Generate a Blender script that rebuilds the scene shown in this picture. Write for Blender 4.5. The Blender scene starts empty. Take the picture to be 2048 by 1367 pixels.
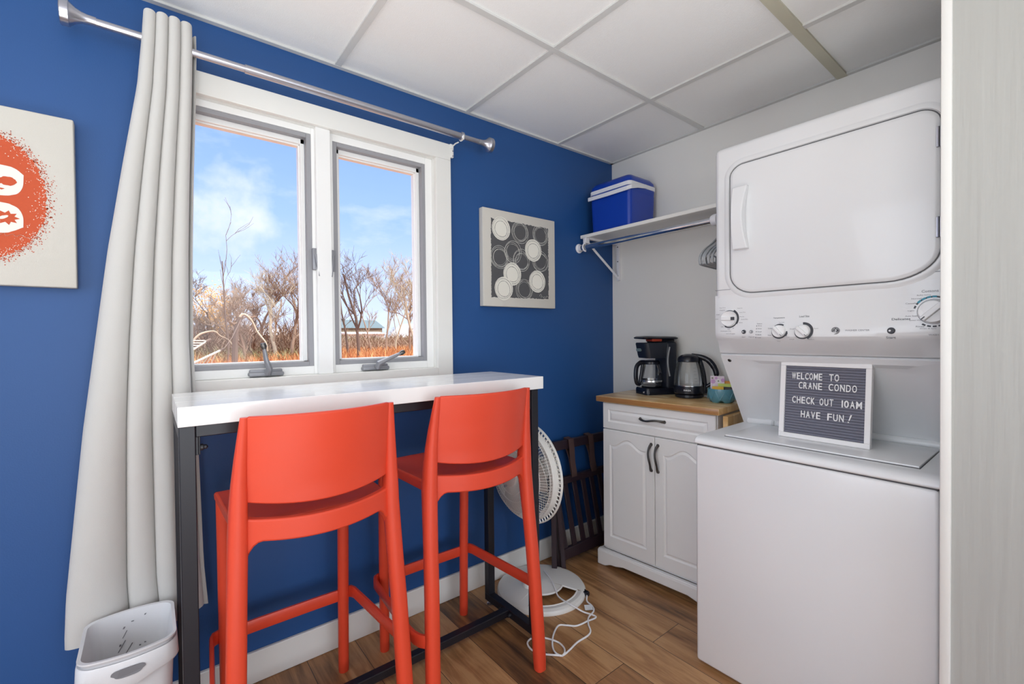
import bpy, bmesh, math, random
from mathutils import Vector, Matrix, noise
SC = bpy.context.scene
COL = SC.collection
PI = math.pi
R = math.radians
def s2l(c):
    return tuple((v/12.92 if v <= 0.04045 else ((v+0.055)/1.055)**2.4) for v in c)
def rgb(r, g, b):
    return s2l((r/255, g/255, b/255)) + (1.0,)

# ------------------------------------------------------------------ camera
cam_d = bpy.data.cameras.new('camera'); cam = bpy.data.objects.new('camera', cam_d); COL.objects.link(cam)
yaw, pitch, roll = R(51.4793), R(-0.7793), R(-0.5746)
fw = Vector((math.cos(yaw)*math.cos(pitch), math.sin(yaw)*math.cos(pitch), math.sin(pitch)))
r0 = fw.cross(Vector((0, 0, 1))).normalized(); u0 = r0.cross(fw)
rt = r0*math.cos(roll)+u0*math.sin(roll); up = -r0*math.sin(roll)+u0*math.cos(roll)
cam.matrix_world = Matrix(((rt.x, up.x, -fw.x, -2.2974), (rt.y, up.y, -fw.y, -1.8557), (rt.z, up.z, -fw.z, 1.2350), (0, 0, 0, 1)))
cam_d.sensor_width = 36; cam_d.lens = 15.957; cam_d.clip_start = 0.02; cam_d.clip_end = 500
SC.camera = cam
# ------------------------------------------------------------------ world, sun, lights, exposure
SC.view_settings.view_transform = 'Standard'; SC.view_settings.look = 'None'
SC.view_settings.gamma = 1.0; SC.view_settings.exposure = -0.12; SC.view_settings.use_curve_mapping = False
SC.cycles.use_denoising = True
SC.cycles.max_bounces = 10; SC.cycles.diffuse_bounces = 5; SC.cycles.transparent_max_bounces = 16
SC.cycles.caustics_reflective = False; SC.cycles.caustics_refractive = False
SC.cycles.sample_clamp_indirect = 6.0
W = bpy.data.worlds.new('sky'); SC.world = W; W.use_nodes = True
nt = W.node_tree; nt.nodes.clear()
def wn(t, **k):
    n = nt.nodes.new(t)
    for a, b in k.items(): setattr(n, a, b)
    return n
tc = wn('ShaderNodeTexCoord'); sep = wn('ShaderNodeSeparateXYZ'); nt.links.new(tc.outputs['Generated'], sep.inputs[0])
ramp = wn('ShaderNodeValToRGB'); nt.links.new(sep.outputs['Z'], ramp.inputs[0])
e = ramp.color_ramp.elements
e[0].position = 0.0; e[0].color = rgb(216, 230, 255)
e[1].position = 0.40; e[1].color = rgb(136, 174, 247)
m = e.new(0.13); m.color = rgb(192, 215, 254)
m = e.new(0.24); m.color = rgb(160, 194, 252)
mp = wn('ShaderNodeMapping'); mp.inputs['Scale'].default_value = (1, 1, 2.4); nt.links.new(tc.outputs['Generated'], mp.inputs['Vector'])
nz = wn('ShaderNodeTexNoise'); nz.inputs['Scale'].default_value = 5.2; nz.inputs['Detail'].default_value = 7; nz.inputs['Roughness'].default_value = .55
nt.links.new(mp.outputs[0], nz.inputs['Vector'])
cr = wn('ShaderNodeValToRGB'); cr.color_ramp.elements[0].position = .56; cr.color_ramp.elements[1].position = .80
cr.color_ramp.elements[0].color = (0, 0, 0, 1); cr.color_ramp.elements[1].color = (.55, .55, .55, 1)
nt.links.new(nz.outputs['Fac'], cr.inputs[0])
# one small puffy cloud ahead of the left casement
dot = wn('ShaderNodeVectorMath', operation='DISTANCE'); nt.links.new(tc.outputs['Generated'], dot.inputs[0])
dot.inputs[1].default_value = Vector((0.127, 0.965, 0.229)).normalized()
nz2 = wn('ShaderNodeTexNoise'); nz2.inputs['Scale'].default_value = 22; nz2.inputs['Detail'].default_value = 6
nt.links.new(tc.outputs['Generated'], nz2.inputs['Vector'])
ad = wn('ShaderNodeMath', operation='MULTIPLY_ADD'); nt.links.new(nz2.outputs['Fac'], ad.inputs[0]); ad.inputs[1].default_value = .16; nt.links.new(dot.outputs['Value'], ad.inputs[2])
mr = wn('ShaderNodeMapRange'); mr.inputs['From Min'].default_value = .17; mr.inputs['From Max'].default_value = .09; mr.inputs['To Max'].default_value = .62
nt.links.new(ad.outputs[0], mr.inputs[0])
mx = wn('ShaderNodeMath', operation='MAXIMUM'); nt.links.new(cr.outputs[0], mx.inputs[0]); nt.links.new(mr.outputs[0], mx.inputs[1])
mixc = wn('ShaderNodeMix', data_type='RGBA'); nt.links.new(mx.outputs[0], mixc.inputs[0]); nt.links.new(ramp.outputs[0], mixc.inputs[6]); mixc.inputs[7].default_value = rgb(244, 246, 255)
# brightness added to the upper sky, above the window's view, to light the room
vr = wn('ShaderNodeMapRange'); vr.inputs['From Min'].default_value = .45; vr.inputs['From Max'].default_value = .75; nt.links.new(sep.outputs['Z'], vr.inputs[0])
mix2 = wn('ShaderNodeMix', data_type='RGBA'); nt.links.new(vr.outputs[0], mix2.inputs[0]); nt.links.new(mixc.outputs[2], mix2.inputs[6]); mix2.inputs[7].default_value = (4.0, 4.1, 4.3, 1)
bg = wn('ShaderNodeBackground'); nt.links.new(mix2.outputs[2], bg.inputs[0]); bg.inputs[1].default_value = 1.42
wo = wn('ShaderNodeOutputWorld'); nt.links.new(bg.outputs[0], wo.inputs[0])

def lamp(name, kind, loc, direction, energy, color=(1, 1, 1), **k):
    d = bpy.data.lights.new(name, kind); d.energy = energy; d.color = color
    for a, b in k.items(): setattr(d, a, b)
    o = bpy.data.objects.new(name, d); COL.objects.link(o); o.location = loc
    o.rotation_euler = Vector(direction).to_track_quat('-Z', 'Y').to_euler()
    return o
lamp('sun', 'SUN', (10, -20, 30), (-0.72, 0.55, -0.52), 4.4, (1.0, .97, .92), angle=R(0.6))
# added fill lamps, set at openings invented for the unseen west and south walls
lamp('west_fill_light', 'AREA', (-4.36, -1.55, 1.42), (1, 0.10, 0.06), 30, (.94, .98, 1.0), shape='RECTANGLE', size=1.9, size_y=1.5)
lamp('south_fill_light', 'AREA', (-2.6, -4.46, 1.2), (0.02, 1, 0.06), 27, (.94, .98, 1.0), shape='RECTANGLE', size=2.6, size_y=2.0, spread=R(95))

lamp('ceiling_fill_uplight', 'AREA', (-3.15, -2.35, .22), (0.14, .10, 1), 42, (.94, .985, 1.0), shape='RECTANGLE', size=1.4, size_y=2.6, spread=R(105))  # unseen upward lamp near the floor, added to brighten the ceiling

# ------------------------------------------------------------------ materials
def mat(name, col, rough=.5, metal=0., spec=.5, coat=0., noise_amt=0., noise_scale=8., bump=0., bump_scale=200., trans=0., sheen=0., stretch=(1, 1, 1)):
    m = bpy.data.materials.new(name); m.use_nodes = True
    t = m.node_tree; b = t.nodes['Principled BSDF']
    b.inputs['Base Color'].default_value = col; b.inputs['Roughness'].default_value = rough
    b.inputs['Metallic'].default_value = metal; b.inputs['Specular IOR Level'].default_value = spec
    b.inputs['Coat Weight'].default_value = coat; b.inputs['Transmission Weight'].default_value = trans
    b.inputs['Sheen Weight'].default_value = sheen
    c = t.nodes.new('ShaderNodeTexCoord'); mpn = t.nodes.new('ShaderNodeMapping'); mpn.inputs['Scale'].default_value = stretch
    t.links.new(c.outputs['Object'], mpn.inputs['Vector'])
    n = t.nodes.new('ShaderNodeTexNoise'); n.inputs['Scale'].default_value = noise_scale; n.inputs['Detail'].default_value = 5
    t.links.new(mpn.outputs[0], n.inputs['Vector'])
    h = t.nodes.new('ShaderNodeHueSaturation'); h.inputs['Color'].default_value = col
    r_ = t.nodes.new('ShaderNodeMapRange'); r_.inputs['To Min'].default_value = 1-noise_amt; r_.inputs['To Max'].default_value = 1+noise_amt
    t.links.new(n.outputs['Fac'], r_.inputs[0]); t.links.new(r_.outputs[0], h.inputs['Value']); t.links.new(h.outputs[0], b.inputs['Base Color'])
    if bump:
        n2 = t.nodes.new('ShaderNodeTexNoise'); n2.inputs['Scale'].default_value = bump_scale; n2.inputs['Detail'].default_value = 3
        t.links.new(mpn.outputs[0], n2.inputs['Vector'])
        bp = t.nodes.new('ShaderNodeBump'); bp.inputs['Strength'].default_value = bump; bp.inputs['Distance'].default_value = .002 if bump < .8 else .003
        t.links.new(n2.outputs['Fac'], bp.inputs['Height']); t.links.new(bp.outputs[0], b.inputs['Normal'])
    return m
def glass(name, tint=(1, 1, 1, 1), refl=.12, rough=0.02):
    m = bpy.data.materials.new(name); m.use_nodes = True; t = m.node_tree; t.nodes.clear()
    tr = t.nodes.new('ShaderNodeBsdfTransparent'); tr.inputs[0].default_value = tint
    gl = t.nodes.new('ShaderNodeBsdfGlossy'); gl.inputs['Roughness'].default_value = rough
    lw = t.nodes.new('ShaderNodeLayerWeight'); lw.inputs[0].default_value = .35
    mu = t.nodes.new('ShaderNodeMath'); mu.operation = 'MULTIPLY'; mu.inputs[1].default_value = refl*4
    t.links.new(lw.outputs['Fresnel'], mu.inputs[0]); mu.use_clamp = True
    mi = t.nodes.new('ShaderNodeMixShader'); t.links.new(mu.outputs[0], mi.inputs[0]); t.links.new(tr.outputs[0], mi.inputs[1]); t.links.new(gl.outputs[0], mi.inputs[2])
    o = t.nodes.new('ShaderNodeOutputMaterial'); t.links.new(mi.outputs[0], o.inputs[0])
    return m
def wood(name, cols, plank, length, grain=1.0, rough=.45, gap=.0015, rot=0., mortar=(.03, .02, .012, 1), bias=0., coat=0.):
    m = bpy.data.materials.new(name); m.use_nodes = True; t = m.node_tree; b = t.nodes['Principled BSDF']
    L = t.links.new
    c = t.nodes.new('ShaderNodeTexCoord'); mp_ = t.nodes.new('ShaderNodeMapping'); mp_.inputs['Rotation'].default_value = (0, 0, rot)
    L(c.outputs['Object'], mp_.inputs['Vector'])
    br = t.nodes.new('ShaderNodeTexBrick'); br.inputs['Scale'].default_value = 1.0
    br.inputs['Brick Width'].default_value = length; br.inputs['Row Height'].default_value = plank; br.inputs['Mortar Size'].default_value = gap
    br.inputs['Mortar Smooth'].default_value = .1; br.inputs['Bias'].default_value = bias; br.offset = .37; br.offset_frequency = 2
    br.inputs['Color1'].default_value = (0, 0, 0, 1); br.inputs['Color2'].default_value = (1, 1, 1, 1); br.inputs['Mortar'].default_value = (.5, .5, .5, 1)
    L(mp_.outputs[0], br.inputs['Vector'])
    # grain, shifted by each board's own tone
    sh = t.nodes.new('ShaderNodeVectorMath'); sh.operation = 'MULTIPLY_ADD'; L(br.outputs['Color'], sh.inputs[0]); sh.inputs[1].default_value = (7.3, 3.1, 2.7); L(mp_.outputs[0], sh.inputs[2])
    st = t.nodes.new('ShaderNodeMapping'); st.inputs['Scale'].default_value = (1.3, 14, 14); L(sh.outputs[0], st.inputs['Vector'])
    n1 = t.nodes.new('ShaderNodeTexNoise'); n1.inputs['Scale'].default_value = 2.0; n1.inputs['Detail'].default_value = 9; n1.inputs['Roughness'].default_value = .62; n1.inputs['Distortion'].default_value = .6
    L(st.outputs[0], n1.inputs['Vector'])
    st2 = t.nodes.new('ShaderNodeMapping'); st2.inputs['Scale'].default_value = (1.2, 4, 4); L(sh.outputs[0], st2.inputs['Vector'])
    n2 = t.nodes.new('ShaderNodeTexNoise'); n2.inputs['Scale'].default_value = 1.6; n2.inputs['Detail'].default_value = 5; n2.inputs['Distortion'].default_value = 1.2
    L(st2.outputs[0], n2.inputs['Vector'])
    a1 = t.nodes.new('ShaderNodeMath'); a1.operation = 'MULTIPLY_ADD'; L(n1.outputs['Fac'], a1.inputs[0]); a1.inputs[1].default_value = .95*grain
    L(n2.outputs['Fac'], a1.inputs[2])
    sp = t.nodes.new('ShaderNodeSeparateColor'); L(br.outputs['Color'], sp.inputs[0])
    a2 = t.nodes.new('ShaderNodeMath'); a2.operation = 'MULTIPLY_ADD'; L(sp.outputs[0], a2.inputs[0]); a2.inputs[1].default_value = .42; L(a1.outputs[0], a2.inputs[2])
    mr_ = t.nodes.new('ShaderNodeMapRange'); mr_.inputs['From Min'].default_value = .66+.12*grain; mr_.inputs['From Max'].default_value = 1.16+.36*grain; L(a2.outputs[0], mr_.inputs[0])
    rp = t.nodes.new('ShaderNodeValToRGB'); L(mr_.outputs[0], rp.inputs[0])
    el = rp.color_ramp.elements; el[0].color = cols[0]; el[1].color = cols[-1]
    for i, q in enumerate(cols[1:-1]):
        x = el.new((i+1)/(len(cols)-1)); x.color = q
    mm = t.nodes.new('ShaderNodeMix'); mm.data_type = 'RGBA'; L(br.outputs['Fac'], mm.inputs[0]); L(rp.outputs[0], mm.inputs[6]); mm.inputs[7].default_value = mortar
    L(mm.outputs[2], b.inputs['Base Color']); b.inputs['Roughness'].default_value = rough; b.inputs['Coat Weight'].default_value = coat
    bp = t.nodes.new('ShaderNodeBump'); bp.inputs['Strength'].default_value = .12; bp.inputs['Distance'].default_value = .002
    L(n1.outputs['Fac'], bp.inputs['Height']); L(bp.outputs[0], b.inputs['Normal'])
    return m
M = {}
M['blue_wall'] = mat('blue_wall_paint', rgb(28, 77, 136), .5, noise_amt=.03, noise_scale=2, bump=.15, bump_scale=260)
M['grey_wall'] = mat('grey_wall_paint', rgb(236, 234, 229), .6, noise_amt=.02, noise_scale=2, bump=.12, bump_scale=260)
M['white_wall'] = mat('white_wall_paint', rgb(226, 224, 218), .6, noise_amt=.02, bump=.1, bump_scale=200)
M['board'] = mat('brushed_white_paint_on_wood', rgb(176, 176, 171), .5, noise_amt=.025, noise_scale=3, bump=.8, bump_scale=46, stretch=(1, 1, .05))
M['ceiling'] = mat('acoustic_tile', rgb(238, 238, 236), .9, noise_amt=.015, noise_scale=60, bump=.35, bump_scale=320)
M['tbar'] = mat('ceiling_grid_white', rgb(206, 206, 203), .5, noise_amt=.02)
M['tbar_old'] = mat('ceiling_grid_yellowed', rgb(192, 188, 168), .5, noise_amt=.04)
M['trim'] = mat('white_trim_paint', rgb(232, 231, 226), .4, noise_amt=.015, bump=.05, bump_scale=120)
M['vinyl'] = mat('white_vinyl', rgb(238, 238, 236), .35, noise_amt=.01)
M['crank_grey'] = mat('grey_cast_metal', rgb(142, 143, 148), .42, .35, noise_amt=.05)
M['screen_grey'] = mat('grey_screen_channel', rgb(150, 150, 154), .45, noise_amt=.03)
M['floor'] = wood('rustic_plank_floor', [rgb(46, 32, 22), rgb(88, 60, 38), rgb(128, 90, 56), rgb(158, 114, 74), rgb(182, 140, 96)], .185, 1.25, 1.4, .40, .0012, rot=PI/2)
M['butcher'] = wood('butcher_block', [rgb(212, 170, 110), rgb(234, 198, 140), rgb(244, 216, 164), rgb(250, 230, 190)], .045, .5, .5, .35, .0004, rot=0, mortar=rgb(170, 120, 70), coat=.2)
M['orange'] = mat('orange_plastic', rgb(216, 70, 44), .38, noise_amt=.01, bump=.08, bump_scale=600)
M['table_white'] = mat('white_lacquer', rgb(244, 243, 241), .2, noise_amt=.01, coat=.3)
M['black_steel'] = mat('black_powder_coat', rgb(27, 27, 34), .4, noise_amt=.04, bump=.06, bump_scale=400)
M['chrome'] = mat('chrome', rgb(214, 216, 220), .14, 1., noise_amt=.01)
M['nickel'] = mat('brushed_nickel', rgb(190, 190, 198), .30, 1., noise_amt=.03, noise_scale=40)
M['pewter'] = mat('pewter', rgb(104, 102, 100), .32, 1., noise_amt=.1, noise_scale=60)
M['curtain'] = mat('off_white_curtain_cloth', rgb(196, 194, 190), .85, noise_amt=.02, noise_scale=14, bump=.2, bump_scale=700, sheen=.2)
M['canvas'] = mat('cream_canvas', rgb(206, 202, 193), .85, noise_amt=.02, noise_scale=20, bump=.3, bump_scale=900)
M['ink_orange'] = mat('orange_ink', rgb(194, 82, 46), .8, noise_amt=.06, noise_scale=160)
M['ink_grey'] = mat('charcoal_ink', rgb(84, 84, 86), .8, noise_amt=.08, noise_scale=50)
M['cream_ink'] = mat('cream_ink', rgb(232, 229, 218), .85, noise_amt=.02)
M['line_ink'] = mat('pale_line_ink', rgb(206, 205, 198), .85, noise_amt=.05, noise_scale=80)
M['appliance'] = mat('white_enamel', rgb(230, 231, 232), .26, noise_amt=.006, coat=.2)
M['knob'] = mat('white_knob_plastic', rgb(236, 236, 236), .3, noise_amt=.01)
M['knob_ring'] = mat('dark_grey_print', rgb(62, 64, 70), .5, noise_amt=.03)
M['seam'] = mat('dark_seam_gasket', rgb(92, 92, 94), .7, noise_amt=.03)
M['legend'] = mat('grey_legend_print', rgb(150, 150, 154), .6, noise_amt=.02)
M['legend_dark'] = mat('dark_legend_print', rgb(90, 92, 98), .6, noise_amt=.02)
M['teal_print'] = mat('teal_print', rgb(70, 150, 172), .6, noise_amt=.02)
M['cab'] = mat('white_cabinet_paint', rgb(242, 242, 241), .36, noise_amt=.01, bump=.05, bump_scale=90)
M['felt'] = mat('grey_felt', rgb(120, 121, 134), .95, noise_amt=.06, noise_scale=200, bump=.4, bump_scale=900)
M['letter'] = mat('white_letter_plastic', rgb(244, 244, 244), .4, noise_amt=.01)
M['frame_white'] = mat('white_frame_paint', rgb(242, 241, 240), .4, noise_amt=.01)
M['black_plastic'] = mat('black_plastic', rgb(24, 26, 36), .25, noise_amt=.05, noise_scale=30)
M['black_matte'] = mat('matte_black_plastic', rgb(34, 38, 48), .42, noise_amt=.05)
M['red_plastic'] = mat('red_brown_plastic', rgb(150, 52, 30), .35, noise_amt=.03)
M['window_strip'] = mat('grey_green_label', rgb(120, 138, 136), .3, noise_amt=.05)
M['white_print'] = mat('white_print', rgb(228, 230, 232), .5, noise_amt=.01)
M['glass'] = glass('window_glass', (1, 1, 1, 1), .05, .01)
M['jug_glass'] = glass('jug_glass', (.97, .975, .975, 1), .22, .06)
M['steel'] = mat('stainless_steel', rgb(206, 206, 206), .22, 1., noise_amt=.03, noise_scale=50)
M['teal'] = mat('teal_glaze', rgb(92, 148, 164), .35, noise_amt=.10, noise_scale=30, coat=.3)
M['pink_card'] = mat('floral_card', rgb(236, 220, 230), .7, noise_amt=.04, noise_scale=60)
M['petal'] = mat('lilac_petal_print', rgb(206, 150, 206), .7, noise_amt=.12, noise_scale=80)
M['petal_white'] = mat('white_petal_print', rgb(240, 238, 236), .7, noise_amt=.03)
M['leaf_print'] = mat('green_print', rgb(110, 130, 84), .7, noise_amt=.1)
M['yellow_pkt'] = mat('yellow_packet', rgb(238, 186, 66), .45, noise_amt=.06, noise_scale=40)
M['lime_pkt'] = mat('lime_packet', rgb(206, 222, 118), .45, noise_amt=.08, noise_scale=40)
M['orange_pkt'] = mat('orange_packet', rgb(226, 150, 50), .45, noise_amt=.06)
M['cooler'] = mat('cooler_blue_plastic', rgb(18, 62, 168), .3, noise_amt=.03)
M['white_plastic'] = mat('white_plastic', rgb(232, 232, 236), .35, noise_amt=.01)
M['bin'] = mat('pale_grey_plastic', rgb(216, 216, 218), .45, noise_amt=.015, bump=.06, bump_scale=300)
M['scuff'] = mat('grey_scuff', rgb(120, 120, 124), .7, noise_amt=.1)
M['fan_white'] = mat('fan_white_plastic', rgb(232, 231, 226), .35, noise_amt=.01)
M['fan_blade'] = mat('fan_blade_plastic', rgb(214, 212, 206), .3, noise_amt=.01)
M['fan_dark'] = mat('fan_motor_grey', rgb(150, 140, 126), .5, noise_amt=.04)
M['cord'] = mat('white_cord', rgb(230, 230, 232), .45, noise_amt=.01)
M['dark_wood'] = mat('espresso_wood', rgb(48, 34, 40), .38, noise_amt=.2, noise_scale=12, bump=.1, bump_scale=60, stretch=(6, 6, .6))
M['leather'] = mat('brown_leather_strap', rgb(84, 62, 58), .6, noise_amt=.1, noise_scale=40, bump=.2, bump_scale=300)
M['hanger'] = mat('grey_hanger_plastic', rgb(150, 153, 156), .3, noise_amt=.03)
M['bark'] = mat('grey_bark', rgb(146, 122, 102), .9, noise_amt=.3, noise_scale=5, bump=.5, bump_scale=30)
M['bark_dark'] = mat('dark_bark', rgb(104, 84, 72), .9, noise_amt=.3, noise_scale=5, bump=.5, bump_scale=30)
M['bark_pale'] = mat('pale_bark', rgb(174, 158, 134), .9, noise_amt=.25, noise_scale=5, bump=.5, bump_scale=30)
M['grass'] = mat('rust_grass', rgb(170, 106, 62), .9, noise_amt=.4, noise_scale=.9)
M['straw'] = mat('straw_grass', rgb(206, 160, 104), .9, noise_amt=.3, noise_scale=1.3)
M['soil'] = mat('rusty_ground', rgb(150, 96, 58), 1., noise_amt=.3, noise_scale=1.2, bump=.6, bump_scale=8)
M['brush'] = mat('brown_brush_twigs', rgb(128, 102, 82), .9, noise_amt=.4, noise_scale=.7)
M['brush_olive'] = mat('olive_brush_twigs', rgb(114, 104, 68), .9, noise_amt=.35, noise_scale=.8)
M['yellow_leaf'] = mat('yellow_autumn_leaf', rgb(206, 152, 62), .8, noise_amt=.25, noise_scale=2)
M['rope'] = mat('white_rope', rgb(204, 200, 186), .8, noise_amt=.05)
M['house_white'] = mat('white_clapboard', rgb(236, 238, 242), .6, noise_amt=.03)
M['house_drab'] = mat('drab_siding', rgb(128, 118, 94), .7, noise_amt=.05)
M['house_roof'] = mat('grey_green_roof', rgb(70, 86, 90), .7, noise_amt=.15, noise_scale=2)

# ------------------------------------------------------------------ mesh helpers
class MB:
    def __init__(s, off=(0, 0, 0)):
        s.b = bmesh.new(); s.off = Vector(off)
    def v(s, p): return s.b.verts.new(Vector(p)-s.off)
    def f(s, vs):
        try: return s.b.faces.new(vs)
        except ValueError: return None
    def box(s, lo, hi, bev=0., seg=2, M4=None):
        lo, hi = Vector(lo), Vector(hi)
        t = bmesh.new(); bmesh.ops.create_cube(t, size=1.)
        for v in t.verts: v.co = Vector(((lo[i]+hi[i])/2+v.co[i]*(hi[i]-lo[i]) for i in range(3)))
        if bev > 0: bmesh.ops.bevel(t, geom=t.edges[:], offset=bev, segments=seg, profile=.5, affect='EDGES')
        s.merge(t, M4); return s
    def merge(s, t, M4=None):
        mp = {}
        for v in t.verts:
            c = v.co if M4 is None else M4 @ v.co
            mp[v] = s.b.verts.new(c-s.off)
        for f in t.faces: s.f([mp[v] for v in f.verts])
        t.free()
    def tube(s, pts, rad, n=10, closed=False, cap=True, flat=1.0):
        pts = [Vector(p) for p in pts]; N = len(pts)
        rads = rad if isinstance(rad, (list, tuple)) else [rad]*N
        rings = []; ref = None
        for i, p in enumerate(pts):
            if closed: d = pts[(i+1) % N]-pts[i-1]
            else: d = pts[min(i+1, N-1)]-pts[max(i-1, 0)]
            if d.length < 1e-9: d = Vector((0, 0, 1))
            d.normalize()
            if ref is None:
                ref = Vector((0, 0, 1)) if abs(d.z) < .9 else Vector((1, 0, 0))
            a = (ref-d*ref.dot(d))
            if a.length < 1e-6: a = d.orthogonal()
            a.normalize(); ref = a; c = d.cross(a)
            rings.append([s.v(p+a*math.cos(2*PI*k/n)*rads[i]*flat+c*math.sin(2*PI*k/n)*rads[i]) for k in range(n)])
        for i in range(N if closed else N-1):
            A, B = rings[i], rings[(i+1) % N]
            for k in range(n): s.f([A[k], A[(k+1) % n], B[(k+1) % n], B[k]])
        if cap and not closed:
            s.f(rings[0][::-1]); s.f(rings[-1])
        return s
    def lathe(s, prof, c=(0, 0, 0), axis='z', n=32, cap=True, a0=0., a1=2*PI):
        c = Vector(c); full = abs(a1-a0-2*PI) < 1e-6; K = n if full else n+1
        ax = {'z': lambda r, h, a: Vector((r*math.cos(a), r*math.sin(a), h)), 'x': lambda r, h, a: Vector((h, r*math.cos(a), r*math.sin(a))),
              'y': lambda r, h, a: Vector((r*math.sin(a), h, r*math.cos(a)))}[axis]
        rings = []
        for r, h in prof:
            if r < 1e-6: rings.append([s.v(c+ax(0, h, 0))])
            else: rings.append([s.v(c+ax(r, h, a0+(a1-a0)*k/n)) for k in range(K)])
        for A, B in zip(rings, rings[1:]):
            for k in range(n):
                k2 = (k+1) % K if full else k+1
                if len(A) == 1 and len(B) == 1: continue
                if len(A) == 1: s.f([A[0], B[k2], B[k]])
                elif len(B) == 1: s.f([A[k], A[k2], B[0]])
                else: s.f([A[k], A[k2], B[k2], B[k]])
        if cap:
            if len(rings[0]) > 1: s.f(rings[0][::-1])
            if len(rings[-1]) > 1: s.f(rings[-1])
        return s
    def prism(s, poly, axis, a, b):
        """closed outline extruded along axis from a to b; poly holds the other two coordinates in cyclic order (x:(y,z) y:(x,z) z:(x,y))"""
        mk = {'x': lambda p, h: (h, p[0], p[1]), 'y': lambda p, h: (p[0], h, p[1]), 'z': lambda p, h: (p[0], p[1], h)}[axis]
        A = [s.v(mk(p, a)) for p in poly]; B = [s.v(mk(p, b)) for p in poly]; n = len(poly)
        s.f(A[::-1]); s.f(B)
        for k in range(n): s.f([A[k], A[(k+1) % n], B[(k+1) % n], B[k]])
        return s
    def grid(s, fn, nu, nv, closed_u=False):
        g = [[s.v(fn(i/nu, j/nv)) for i in range(nu+(0 if closed_u else 1))] for j in range(nv+1)]
        for j in range(nv):
            for i in range(nu):
                i2 = (i+1) % nu if closed_u else i+1
                s.f([g[j][i], g[j][i2], g[j+1][i2], g[j+1][i]])
        return g
    def sheet(s, fn, nu, nv, th):
        """surface fn(u,v) given a thickness along its normals"""
        P = [[Vector(fn(i/nu, j/nv)) for i in range(nu+1)] for j in range(nv+1)]
        def nrm(i, j):
            a = P[j][min(i+1, nu)]-P[j][max(i-1, 0)]; b = P[min(j+1, nv)][i]-P[max(j-1, 0)][i]
            return a.cross(b).normalized()
        A = [[s.v(P[j][i]+nrm(i, j)*th/2) for i in range(nu+1)] for j in range(nv+1)]
        B = [[s.v(P[j][i]-nrm(i, j)*th/2) for i in range(nu+1)] for j in range(nv+1)]
        for j in range(nv):
            for i in range(nu):
                s.f([A[j][i], A[j][i+1], A[j+1][i+1], A[j+1][i]]); s.f([B[j][i], B[j+1][i], B[j+1][i+1], B[j][i+1]])
        for i in range(nu):
            s.f([A[0][i], B[0][i], B[0][i+1], A[0][i+1]]); s.f([A[nv][i], A[nv][i+1], B[nv][i+1], B[nv][i]])
        for j in range(nv):
            s.f([A[j][0], A[j+1][0], B[j+1][0], B[j][0]]); s.f([A[j][nu], B[j][nu], B[j+1][nu], A[j+1][nu]])
        return s
    def ribbon(s, path, z0, z1, th):
        """upright strip along an xy path"""
        n = len(path); L = []
        for i, p in enumerate(path):
            d = Vector(path[min(i+1, n-1)])-Vector(path[max(i-1, 0)]); d.normalize(); q = Vector((-d.y, d.x))*th/2
            L.append((Vector(p)+q, Vector(p)-q))
        c = .18*(z1-z0)
        ring = [[s.v((a.x, a.y, z0+c)), s.v((a.x, a.y, z1-c)), s.v(((a*.8+b*.2).x, (a*.8+b*.2).y, z1)), s.v(((a*.2+b*.8).x, (a*.2+b*.8).y, z1)), s.v((b.x, b.y, z1-c)), s.v((b.x, b.y, z0+c)), s.v(((a*.2+b*.8).x, (a*.2+b*.8).y, z0)), s.v(((a*.8+b*.2).x, (a*.8+b*.2).y, z0))] for a, b in L]
        for A, B in zip(ring, ring[1:]):
            for k in range(8): s.f([A[k], A[(k+1) % 8], B[(k+1) % 8], B[k]])
        s.f(ring[0][::-1]); s.f(ring[-1]); return s
    def build(s, name, m, parent=None, smooth=True, ang=35, bev=0., sub=0):
        bmesh.ops.recalc_face_normals(s.b, faces=s.b.faces[:])
        me = bpy.data.meshes.new(name)
        if smooth:
            for f in s.b.faces: f.smooth = True
            lim = R(ang)
            for ed in s.b.edges:
                ed.smooth = len(ed.link_faces) == 2 and ed.calc_face_angle(PI) < lim
        s.b.to_mesh(me); s.b.free(); me.materials.append(m)
        o = bpy.data.objects.new(name, me); COL.objects.link(o)
        if parent is not None: o.parent = parent
        if bev > 0:
            q = o.modifiers.new('bevel', 'BEVEL'); q.width = bev; q.segments = 2; q.limit_method = 'ANGLE'; q.angle_limit = R(40)
        if sub:
            q = o.modifiers.new('sub', 'SUBSURF'); q.levels = sub; q.render_levels = sub
        return o
def tag(o, label, cat, group=None, kind=None):
    if label: o['label'] = label
    if cat: o['category'] = cat
    if group: o['group'] = group
    if kind: o['kind'] = kind
    return o
def thing(name, label, cat, loc=(0, 0, 0), rot=(0, 0, 0), group=None):
    o = bpy.data.objects.new(name, None); COL.objects.link(o); o.empty_display_size = .05
    o.location = loc; o.rotation_euler = rot if isinstance(rot, tuple) else (0, 0, rot)
    return tag(o, label, cat, group)
def struct(o, label=None):
    o['kind'] = 'structure'
    if label: o['label'] = label
    return o
def copy_tree(o, parent=None):
    c = o.copy(); COL.objects.link(c)
    if parent is not None: c.parent = parent
    for ch in list(o.children): copy_tree(ch, c)
    return c
_glyph = {}
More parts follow.
